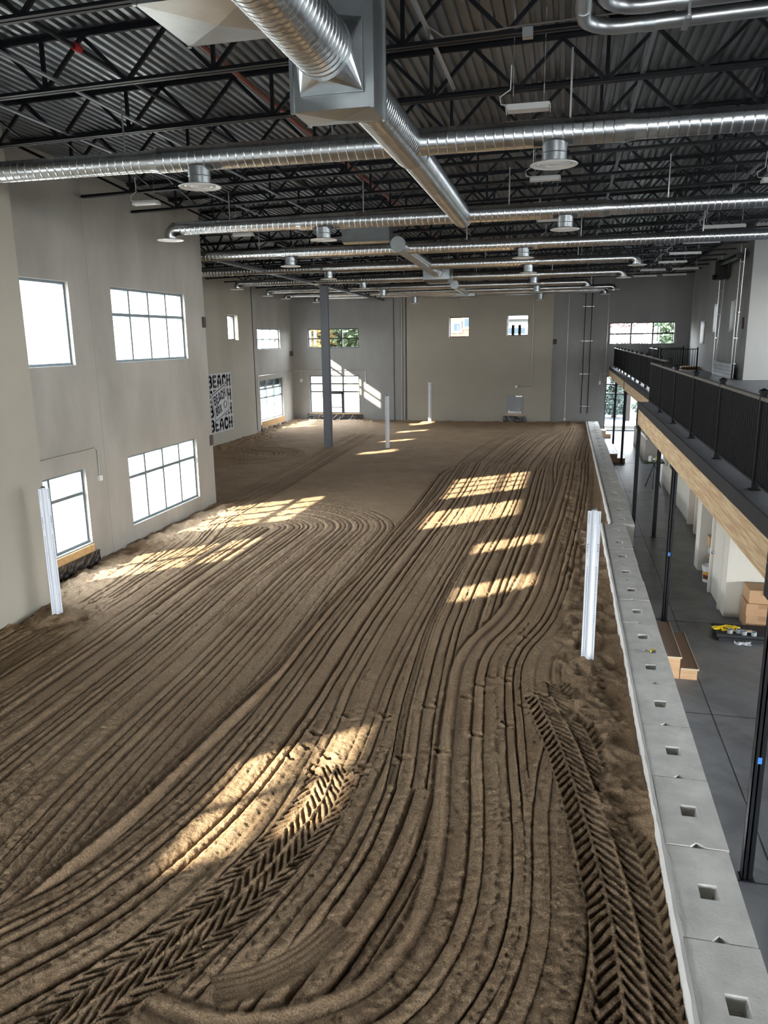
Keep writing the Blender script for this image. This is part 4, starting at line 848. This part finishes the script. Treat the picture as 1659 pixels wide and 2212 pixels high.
t = thing('main_duct_branch', 'round galvanized duct continuing beyond the square plenum to a blunt far end', 'duct', (-2.16, 7.87, DZ))
p = MB(); ringed(p, (0, 0, 0), (0, 3.2, 0), 0.235, 0.085, 32); part(t, 'duct_body', p, 'galvanized', True)
part(t, 'reducer', MB().tube([(0, 3.2, 0), (0, 3.35, 0)], [0.235, 0.21], 32), 'galvanized', True)
p = MB(); ringed(p, (0, 3.35, 0), (-0.08, 9.3, 0), 0.21, 0.085, 32); part(t, 'duct_body', p, 'galvanized', True)
def plenum(x0, x1, y0, y1, z0, label):
    t = thing('duct_plenum', label, 'duct plenum', ((x0+x1)/2, (y0+y1)/2, z0)); a = (x1-x0)/2; b = (y1-y0)/2; h = zd(x0, y0)-z0-0.02
    part(t, 'casing', MB().box(-a, a, -b, b, 0.012, h), 'galvanized_flat')
    u = MB(); c = (0, 0, -0.025)
    q = [(-a, -b, 0.01), (a, -b, 0.01), (a, b, 0.01), (-a, b, 0.01)]
    for k_ in range(4): u.face([q[(k_+1) % 4], q[k_], c])
    part(t, 'underside', u, 'galvanized_flat')
    fl_ = MB()
    for sx in (-1, 1):
        for sy in (-1, 1): fl_.box(sx*a-0.018, sx*a+0.018, sy*b-0.018, sy*b+0.018, 0.0, h)
    part(t, 'corner_flange', fl_, 'galvanized_flat')
plenum(-2.57, -1.80, 7.37, 7.86, 7.62, 'tall square sheet-metal plenum the biggest duct runs into')
plenum(-3.70, -2.62, 6.62, 7.62, 8.36, 'sheet-metal shaft with a pale creased underside at the top left of the big duct')
def small_main(x0, y0, x1, y1, r, label, box):
    t = thing('main_duct_segment', label, 'duct', (x0, y0, DZ)); d = Vector((x1-x0, y1-y0, 0))
    p = MB(); ringed(p, (0, 0, 0), d, r, 0.16, 24); part(t, 'duct_body', p, 'galvanized', True)
    part(t, 'end_cap', MB().tube([d.normalized()*-0.02, d.normalized()*0.03], r+0.008, 24), 'galvanized_flat', True)
small_main(-4.55, 21.3, -5.0, 30.7, 0.20, 'round galvanized duct whose disc end cap faces the viewer above the sand centre', 0)
small_main(-5.33, 37.9, -5.55, 44.4, 0.20, 'smaller far galvanized duct with a disc end cap facing the viewer', 0)
def fplen(x, y, w_, d_, z0, z1, label):
    t = thing('duct_plenum', label, 'duct plenum', (x, y, z0)); u = MB()
    a, b = w_/2, d_/2; e = 0.12
    part(t, 'casing', MB().box(-a, a, -b, b, e, z1-z0), 'galvanized_flat')
    q = [(-a, -b, e), (a, -b, e), (a, b, e), (-a, b, e)]; q2 = [(-a+e, -b+e, 0), (a-e, -b+e, 0), (a-e, b-e, 0), (-a+e, b-e, 0)]
    for k_ in range(4): u.face([q[k_], q2[k_], q2[(k_+1) % 4], q[(k_+1) % 4]])
    u.face(list(reversed(q2))); part(t, 'hopper_bottom', u, 'galvanized_flat')
    for sx in (-1, 1): part(t, 'hanger_rod', MB().box(sx*a*0.8-0.01, sx*a*0.8+0.01, -0.01, 0.01, z1-z0, zd(x, y)-z0), 'conduit')
fplen(-5.05, 31.3, 1.05, 1.0, 7.68, 8.45, 'boxy galvanized plenum hanging behind the facing end cap')
fplen(-5.60, 44.9, 1.05, 0.9, 7.72, 8.3, 'farthest boxy galvanized plenum hanging before the back wall')
fplen(-6.1, 24.4, 1.5, 1.2, 8.35, 9.0, 'galvanized return box tucked up behind the third cross duct')
# two big conduits turning at the top right
for i, (xo, yo, zo) in enumerate(((0.05, 9.75, 8.9), (0.25, 9.52, 9.0))):
    p = [(xo, 3.0, zo), (xo, yo-0.45, zo)]
    for q in range(1, 7): a = q*PI/2/6; p.append((xo+0.42*(1-math.cos(a)), yo-0.42+0.42*math.sin(a), zo))
    p.append((13.0, yo, zo+0.021*12.5)); cr_ = 0.08; t = thing('large_conduit', '%s of the two thick steel conduits bending across the top right corner' % ('lower', 'upper')[i], 'conduit', (0, 0, 0), 'thick bent steel conduits')
    part(t, 'pipe', MB().tube(p, cr_, 18), 'conduit', True)
    for xx in (xo+0.65+0.1*i,): part(t, 'coupling', MB().tube([(xx, yo, zo+0.004), (xx+0.12, yo, zo+0.005)], 0.088, 18), 'galvanized_flat', True)
    part(t, 'coupling', MB().tube([(xo, yo-0.62, zo), (xo, yo-0.54, zo)], 0.088, 18), 'galvanized_flat', True)
solid('conduit_hanger', MB().box(1.12, 1.15, 9.45, 9.49, 8.85, 9.5).box(1.10, 1.17, 9.5, 9.83, 8.82, 8.85), 'conduit', 'small steel hanger bracket holding the two thick conduits', 'hanger')
# cable run and box above the nearest light
yc = 9.97
t = thing('cable_run', 'pale sagging cable tied along a roof joist above the nearest hanging light', 'cable', (0, 0, 0))
part(t, 'cable', MB().tube([(-1.85, 8.9, 9.3), (-1.75, 9.6, 9.1), (-1.55, yc-0.06, 9.03), (-1.0, yc-0.07, 9.04), (-0.6, yc-0.07, 9.06), (0.2, yc-0.07, 9.08), (1.5, yc-0.07, 9.12), (3.5, yc-0.07, 9.17)], 0.011, 6), 'conduit', True)
part(t, 'junction_box', MB().box(-0.62, -0.50, yc-0.14, yc-0.03, 8.92, 9.02), 'conduit')
# light fixtures
def fixture(x, y, z, L, label, grp, proto=[None, None]):
    i = 0 if L < 0.9 else 1
    if proto[i] is None:
        t = thing('light_fixture', label, 'light fixture', (x, y, z), grp)
        part(t, 'housing', MB().box(-L/2, L/2, -0.07, 0.07, 0.02, 0.06), 'white_enamel'); part(t, 'lens', MB().box(-L/2+0.01, L/2-0.01, -0.095, 0.095, -0.02, 0.02), 'white_enamel')
        part(t, 'end_cap', MB().box(-L/2-0.012, -L/2, -0.1, 0.1, -0.03, 0.03), 'white_enamel'); part(t, 'end_cap', MB().box(L/2, L/2+0.012, -0.1, 0.1, -0.03, 0.03), 'white_enamel')
        for s in (-1, 1):
            ch = MB()
            for q in range(10): ch.bar((s*(L/2-0.08), 0, q*0.05), (s*(L/2-0.08), 0, q*0.05+0.055), 0.012 if q % 2 else 0.004, 0.004 if q % 2 else 0.012, (0, 1, 0))
            part(t, 'hanging_chain', ch, 'conduit')
        part(t, 'power_cord', MB().tube([(-L/2+0.05, 0, 0.06), (-L/2-0.08, 0, 0.08), (-L/2-0.1, 0.03, 0.18), (-L/2+0.04, 0.02, 0.26), (-L/2+0.05, 0, 0.55)], 0.008, 6), 'white_plastic', True)
        proto[i] = t
    else: t = dup(proto[i], (x, y, z), label, grp)
    for c in t.children:
        if c.name.startswith('hanging_chain'): c.location.z = 0.06; c.scale.z = (zd(x, y)-z-0.06)/0.5
g1 = 'hanging linear lights over the sand'
for x, y, lb in ((-0.6, 11.15, 'nearest, hanging in front of the first cross duct'), (-0.5, 15.95, 'below the nearest right diffuser'), (-0.55, 21.1, 'left of the second right diffuser'), (-0.5, 25.5, 'just under the third cross duct'), (0.72, 32.6, 'near the right end of the fourth cross duct'),
                 (-3.57, 32.8, 'at the middle of the fourth cross duct'), (-9.0, 21.2, 'left, under the second cross duct'), (-9.0, 26.0, 'left, at the third cross duct'), (-13.0, 32.9, 'farthest left, under the fourth cross duct'), (-9.05, 16.05, 'in front of the left concrete wall under the first cross duct')):
    fixture(x, y, 8.5 if y < 20 else 8.46, 0.56, 'small white hanging light, '+lb, g1)
for k, y in enumerate((17.4, 20.6, 24.2, 27.9, 31.5, 35.0, 38.9, 42.7)): fixture(4.22 if k != 6 and k != 7 else 3.85, y, 8.5, 1.1, 'long white strip light in the right-hand row, %s from the viewer' % ORD[k], 'strip lights above the mezzanine')
for k, y in enumerate((38.7, 42.35)): fixture(5.24, y, 8.5, 1.1, 'long white strip light next to the right wall, %s of that pair' % ('nearer', 'farther')[k], 'strip lights above the mezzanine')

# ------------------------------------------------------------------ wall fittings
def conduit_run(pts, label, r=0.013, box=None, m='conduit'):
    t = thing('wall_conduit', label, 'conduit'); part(t, 'pipe', MB().tube(pts, r, 8), m, True)
    if box: part(t, 'junction_box', MB().box(*box), 'white_plastic')
XL = -10.73
conduit_run([(XL, 12.75, 3.12), (XL, 15.75, 3.12), (XL, 15.83, 3.09), (XL, 15.86, 3.02), (XL, 15.86, 2.45)], 'thin conduit over the nearest lower left window ending in a white box', box=(XL-0.02, XL+0.04, 15.80, 15.92, 2.33, 2.46))
conduit_run([(-3.95+1.2, YF-0.16, 2.62), (-1.98, YF-0.16, 2.62), (-1.9, YF-0.16, 2.7), (-1.9, YF-0.16, 8.6)], 'thin conduit bending left above the exit door to a white round box', box=(-2.85, -2.72, YF-0.2, YF-0.14, 2.56, 2.69))
conduit_run([(0.12, YF-0.02, 0.7), (0.12, YF-0.02, 8.7)], 'single thin vertical conduit between the beige panel and the paired black pipes', box=(0.06, 0.18, YF-0.06, YF, 0.62, 0.74))
conduit_run([(2.35, YF-0.02, 2.95), (2.35, YF-0.02, 8.7)], 'thin vertical conduit left of the upper right window', box=(2.0, 2.12, YF-0.07, YF, 2.75, 2.95))
conduit_run([(2.05, YF-0.03, 2.9), (2.05, YF-0.03, 3.3), (2.1, YF-0.03, 3.36), (2.5, YF-0.03, 3.36)], 'short bent conduit at the end of the far timber beam')
for x, lb in ((1.05, 'left'), (1.42, 'right')):
    conduit_run([(x, YF-0.07, 1.05), (x, YF-0.07, 8.75)], '%s black pipe of the pair climbing the grey back wall' % lb, 0.022, m='black_steel')
for z, lb in ((1.45, 'lowest'), (3.35, 'second lowest'), (5.25, 'third'), (7.2, 'highest')): solid('pipe_strut', MB().box(0.92, 1.56, YF-0.035, YF-0.0, z, z+0.035), 'conduit', '%s steel strut behind the paired black pipes' % lb, 'strut', group='pipe struts')
for x, r, lb in ((-9.83, 0.045, 'left'), (-9.66, 0.06, 'right')): conduit_run([(x, YF-0.08, 0.45), (x, YF-0.08, 8.6)], '%s white pipe of the pair beside the beige back panel' % lb, r, m='gray_paint')
conduit_run([(-10.35, YF-0.02, 0.45), (-10.35, YF-0.02, 8.6)], 'thin dark vertical conduit left of the white pipe pair', 0.014, m='black_steel')
conduit_run([(-17.0, 44.9+1.0, 3.62), (-17.0, 46.9, 3.62), (-16.9, YF-0.02, 3.62), (-12.3, YF-0.02, 3.62), (-12.2, YF-0.02, 3.55), (-12.2, YF-0.02, 2.95)], 'conduit wrapping the back left corner above the lower window', 0.016, box=(-12.26, -12.14, YF-0.06, YF, 2.82, 2.96))
conduit_run([(-16.45, YF-0.02, 3.6), (-16.45, YF-0.02, 3.1)], 'short drop conduit with a white lamp box left of the back window', 0.013, box=(-16.52, -16.38, YF-0.12, YF, 2.9, 3.08))
for yy, lb in ((40.45, 'left'), (40.62, 'right')): conduit_run([(-16.98, yy, 0.5), (-16.98, yy, 8.55)], '%s dark pipe of the pair on the far left wall' % lb, 0.02, m='black_steel')
conduit_run([(-16.99, 41.1, 2.5), (-16.99, 41.1, 3.5), (-16.99, 41.2, 3.56), (-16.99, 45.3, 3.56), (-16.99, 45.4, 3.5), (-16.99, 45.4, 2.9)], 'conduit looping over the lower far left window', 0.014)
for (x, y, z, lb) in ((-10.745, 21.92, 5.95, 'upper dark weld plate at the end of the left wall'), (-10.745, 21.92, 2.35, 'lower dark weld plate at the end of the left wall')): solid('weld_plate', MB().box(x, x+0.03, y-0.1, y+0.09, z, z+0.32), 'rust', lb, 'plate')
solid('weld_plate', MB().box(-0.72, -0.5, YF-0.03, YF, 5.1, 5.4), 'rust', 'dark weld plate beside the beige back panel edge', 'plate')
solid('weld_plate', MB().box(-17.01, -16.95, 46.5, 46.98, 4.55, 4.85), 'rust', 'dark weld plate in the back left corner', 'plate')
# vertical panel joints
struct('trim_5', MB().box(-10.752, -10.746, 16.16, 16.175, 0.3, 9.5), 'concrete_dark')
# sill boards wrapped with plastic
def wrap(x0, x1, y0, y1, zo, zp_, label, nx=40, axis='x'):
    t = thing('wrapped_board', label, 'board', (0, 0, 0))
    if axis == 'y': part(t, 'board', MB().box(x0, x1, y0, y1, zp_, zo), 'osb')
    else: part(t, 'board', MB().box(x0, x1, y0, y1, zp_, zo), 'osb')
    mb = MB(); 
    for a in range(nx+1):
        for b in range(6):
            s = a/nx; zz = 0.3+(zp_-0.3)*b/5+0.006; d = random.uniform(0, 0.02)
            mb.v.append((x1+0.012+d, y0-0.1+(y1-y0+0.25)*s, zz) if axis == 'x' else (x0-0.15+(x1-x0+0.3)*s, y0-0.012-d, zz))
    for a in range(nx):
        for b in range(5): k_ = a*6+b; mb.f.append((k_, k_+6, k_+7, k_+1))
    part(t, 'plastic_sheet', mb, 'plastic_black', False)
wrap(-10.74, -10.70, 12.75, 15.36, 0.90, 0.72, 'wood board and black plastic below the nearest lower left window')
wrap(-17.01, -16.97, 41.35, 45.1, 0.93, 0.55, 'wood board and torn black plastic below the far left window')
wrap(-15.95, -12.55, YF-0.06, YF-0.02, 0.93, 0.85, 'wood board and black plastic below the back left window', axis='y')
wrap(-3.36, -2.30, YF-0.20, YF-0.16, 0.92, 0.86, 'wood board and black plastic blocking the bottom of the exit door', nx=16, axis='y')

# ------------------------------------------------------------------ mural
GLYPH = {'B': (0.72, [[(0, 0), (0, 1), (.5, 1), (.68, .88), (.68, .68), (.5, .54), (0, .54)], [(.5, .54), (.72, .4), (.72, .14), (.52, 0), (0, 0)]]), 'E': (0.6, [[(.6, 1), (0, 1), (0, 0), (.6, 0)], [(0, .52), (.5, .52)]]),
         'A': (0.74, [[(0, 0), (.05, .55), (.24, 1), (.5, 1), (.69, .55), (.74, 0)], [(.06, .36), (.68, .36)]]), 'C': (0.68, [[(.68, .75), (.62, .92), (.45, 1), (.22, 1), (.04, .82), (0, .5), (.04, .18), (.22, 0), (.45, 0), (.62, .08), (.68, .25)]]),
         'H': (0.66, [[(0, 0), (0, 1)], [(.66, 0), (.66, 1)], [(0, .5), (.66, .5)]]), 'O': (0.72, [[(.36, 1), (.1, .86), (0, .5), (.1, .14), (.36, 0), (.62, .14), (.72, .5), (.62, .86), (.36, 1)]]), 'X': (0.7, [[(0, 0), (.7, 1)], [(.7, 0), (0, 1)]])}
def letters(word, h, cx, cy_, th, parent, z, width, rot=0.0):
    """bold stroke lettering; mural local: +x of the word -> world +Y, +y -> world Z"""
    gap = 0.46; tot = sum(GLYPH[c][0] for c in word)+gap*(len(word)-1); sx = (width-th)/tot; sy = h-th; x0 = -(width-th)/2; c, s = math.cos(rot), math.sin(rot)
    def T(x, y): return (z, cx+x*c-y*s, cy_+x*s+y*c)
    for ch in word:
        w_, strokes = GLYPH[ch]; mb = MB()
        for st in strokes:
            P_ = [(x0+px*sx, (py-0.5)*sy) for px, py in st]
            for k, p in enumerate(P_):
                mb.face([T(p[0]+th/2*math.cos(q*PI/5), p[1]+th/2*math.sin(q*PI/5)) for q in range(10)])
                if k:
                    q_ = P_[k-1]; dx, dy = p[0]-q_[0], p[1]-q_[1]; L = math.hypot(dx, dy); nx, ny = -dy/L*th/2, dx/L*th/2
                    mb.face([T(q_[0]-nx, q_[1]-ny), T(p[0]-nx, p[1]-ny), T(p[0]+nx, p[1]+ny), T(q_[0]+nx, q_[1]+ny)])
        part(parent, 'letter', mb, 'mural_gray'); x0 += (w_+gap)*sx
mu = thing('wall_mural', 'grey and white lettered mural with a tilted badge on the left beige wall', 'mural', (-16.75, 35.45, 2.52))
part(mu, 'panel', MB().box(0.0, 0.008, -1.42, 1.42, -1.46, 1.46), 'mural_white')
for k in range(4): letters('BEACH', 0.64, 0.0, 1.07-0.715*k, 0.15, mu, 0.012, 2.6)
def rrect(mb, w_, h_, r, z, rot, cx=0, cy_=0):
    P_ = []
    for (sx, sy, a0) in ((1, 1, 0), (-1, 1, PI/2), (-1, -1, PI), (1, -1, 1.5*PI)):
        for q in range(6): a = a0+q*PI/10; P_.append((sx*(w_/2-r)+r*math.cos(a), sy*(h_/2-r)+r*math.sin(a)))
    c, s = math.cos(rot), math.sin(rot); mb.face([(z, cx+x*c-y_*s, cy_+x*s+y_*c) for x, y_ in P_]); return mb
part(mu, 'badge_edge', rrect(MB(), 1.86, 1.50, 0.16, 0.018, 0.28), 'mural_white'); part(mu, 'badge_line', rrect(MB(), 1.74, 1.38, 0.13, 0.020, 0.28), 'mural_gray'); part(mu, 'badge_field', rrect(MB(), 1.64, 1.28, 0.1, 0.022, 0.28), 'mural_white')
letters('BEACH', 0.46, -0.10, 0.30, 0.085, mu, 0.026, 1.4, 0.28); letters('BOX', 0.42, -0.26, -0.34, 0.085, mu, 0.026, 0.72, 0.28)
wv = MB(); wv.tube([(0.026, -0.55+0.14*q, -0.25+0.50*math.sin(q*0.30)) for q in range(8)], 0.028, 6); wv.tube([(0.026, 0.52+0.17*math.cos(q*PI/8), -0.12+0.17*math.sin(q*PI/8)) for q in range(17)], 0.018, 6)
part(mu, 'wave_emblem', wv, 'mural_gray')

# ------------------------------------------------------------------ outside
struct('ground', MB().box(-120, 120, 47.6, 200, -0.3, 0.25).box(-120, -17.5, -40, 47.6, -0.3, 0.25).box(-17.5, -11.2, -40, 21.7, -0.3, 0.25).box(13.9, 120, -40, 47.6, -0.3, 0.25).box(-17.5, 13.9, -40, -9.5, -0.3, 0.25), 'ground')
solid('street', MB().box(-80, 60, 51, 64, 0.251, 0.27), 'asphalt', 'grey asphalt street seen through the back windows', 'street')
solid('curb_strip', MB().box(-80, 60, 64, 66, 0.251, 0.33), 'curb', 'white kerb strip behind the street', 'kerb')
def slope(x0, x1, y0, y1, z0, z1, m, label):
    solid('lawn', MB().face([(x0, y0, z0), (x1, y0, z0), (x1, y1, z1), (x0, y1, z1)]).face([(x0, y0, z0-.3), (x1, y0, z0-.3), (x1, y0, z0), (x0, y0, z0)]), m, label, 'grass', kind=None)
slope(-80, 60, 66, 74, 0.34, 0.7, 'lawn', 'green lawn bank behind the street'); slope(-80, 60, 76, 100, 0.8, 3.0, 'lawn', 'upper lawn behind the pale footpath')
solid('footpath', MB().box(-80, 60, 74, 76, 0.3, 0.79), 'curb', 'pale footpath crossing the lawn outside', 'path')
def tree(x, y, z, h, r, m, label, n=900, cone=False, trunk=0.16, grp='trees outside the windows', leaf=0.12, bare=False):
    t = thing('tree', label, 'tree', (x, y, z), grp); th = h*0.35
    tb = MB().tube([(0, 0, 0), (0.05, 0, th), (0, 0.05, h*0.75)], [trunk, trunk*0.75, trunk*0.2], 8)
    for q in range(14):
        a = q*2.4; zz = th+(h*0.5)*q/14; tb.tube([(0, 0, zz), (math.cos(a)*r*0.5, math.sin(a)*r*0.5, zz+r*0.35), (math.cos(a)*r*0.9, math.sin(a)*r*0.9, zz+r*0.55)], [trunk*0.35, trunk*0.18, 0.01], 5)
    part(t, 'trunk', tb, 'bark')
    fo_ = MB(); R_ = random.Random(hash((round(x), round(y))) & 1023)
    for q in range(n):
        if cone: zz = R_.random()**1.3; rr = r*(1-zz)*math.sqrt(R_.random()); a = R_.random()*2*PI; c = Vector((rr*math.cos(a), rr*math.sin(a), h*0.08+zz*h*0.92))
        else:
            v = Vector((R_.gauss(0, 1), R_.gauss(0, 1), R_.gauss(0, 1))).normalized()*(R_.random()**0.4); c = Vector((v.x*r, v.y*r, h*0.64+v.z*h*0.36))
        u = Vector((R_.gauss(0, 1), R_.gauss(0, 1), R_.gauss(0, 1))).normalized(); v2 = u.orthogonal().normalized(); s = leaf*(0.6+0.8*R_.random())
        fo_.face([c-u*s-v2*s*0.5, c+u*s-v2*s*0.5, c+u*s+v2*s*0.5, c-u*s+v2*s*0.5])
    part(t, 'foliage', fo_, m)
tree(-26.5, 78, 0.8, 8.5, 3.4, 'leaf_yellow', 'yellow autumn tree seen through the upper back left window', 1500, leaf=0.28)
tree(-21.3, 80, 1.0, 8.8, 3.6, 'leaf_green', 'green tree with a pale trunk behind the back left window', 1500, leaf=0.28, trunk=0.3)
tree(-29, 92, 1.5, 6.5, 4, 'leaf_red', 'reddish shrub bank far behind the back left window', 900, leaf=0.3)
tree(5.4, 75, 0.6, 8.2, 2.4, 'leaf_red', 'thin pinkish tree seen through the upper right window, left side', 1500, leaf=0.14)
tree(10.0, 78, 0.6, 8.5, 1.9, 'leaf_green', 'yellow green tree at the right edge of the upper right window', 900, leaf=0.22)
tree(3.3, 52.5, 0.25, 3.4, 1.0, 'needle_green', 'small evergreen tree just outside the tall lower right window', 1500, cone=True, leaf=0.09)
tree(-17.2, 16.6, 0.2, 3.6, 1.7, 'leaf_green', 'bare-looking shrub tree outside the lower left window', 420, leaf=0.05, trunk=0.05)
tree(-15.5, 13.2, 0.2, 1.2, 0.8, 'leaf_green', 'low leafy bush outside the nearest lower left window', 300, leaf=0.05, trunk=0.03)
tree(-21.5, 41.5, 0.2, 3.0, 1.3, 'leaf_green', 'green shrub outside the lower far left window', 600, leaf=0.1, trunk=0.06)
tree(5.2, 51.5, 0.25, 1.3, 0.9, 'leaf_green', 'rounded shrub outside the tall lower right window', 500, leaf=0.07, trunk=0.04)
def building(x0, x1, y0, y1, h, m, wins, label, wm='window_blue', trim='curb'):
    t = thing('building', label, 'building', ((x0+x1)/2, (y0+y1)/2, 0.2)); a, b = (x1-x0)/2, (y1-y0)/2
    part(t, 'walls', MB().box(-a, a, -b, b, 0, h), m); part(t, 'roof', MB().box(-a-0.4, a+0.4, -b-0.4, b+0.4, h, h+0.35), trim)
    for wx, wz, ww, wh in wins:
        f = part(t, 'window', MB().box(wx-ww/2-0.25, wx+ww/2+0.25, -b-0.08, -b, wz-wh/2-0.25, wz+wh/2+0.25), trim); addmesh('pane', MB().box(wx-ww/2, wx+ww/2, -b-0.12, -b-0.08, wz-wh/2, wz+wh/2).mesh('pane'), wm, f)
building(-16.5, -8.0, 72, 75.5, 9.5, 'siding_orange', [(2.4, 6.3, 0.55, 0.6), (3.35, 6.7, 0.5, 0.7)], 'orange sided house seen through the left small back window')
building(-7.0, 0.5, 72, 75.5, 6.9, 'stucco', [(-1.75, 5.9, 0.35, 0.5), (-1.15, 5.9, 0.35, 0.5), (-0.55, 5.9, 0.35, 0.5)], 'pale stucco building seen through the right small back window')
solid('porch_post', MB().box(3.9, 4.15, 50.5, 50.75, 0.25, 4.2), 'bark', 'brown square porch post outside the tall lower right window', 'post')
solid('canopy', MB().box(-18.9, -17.31, 40.6, 46.6, 2.86, 3.4), 'frame_dark', 'dark entrance canopy outside the lower far left window', 'canopy')
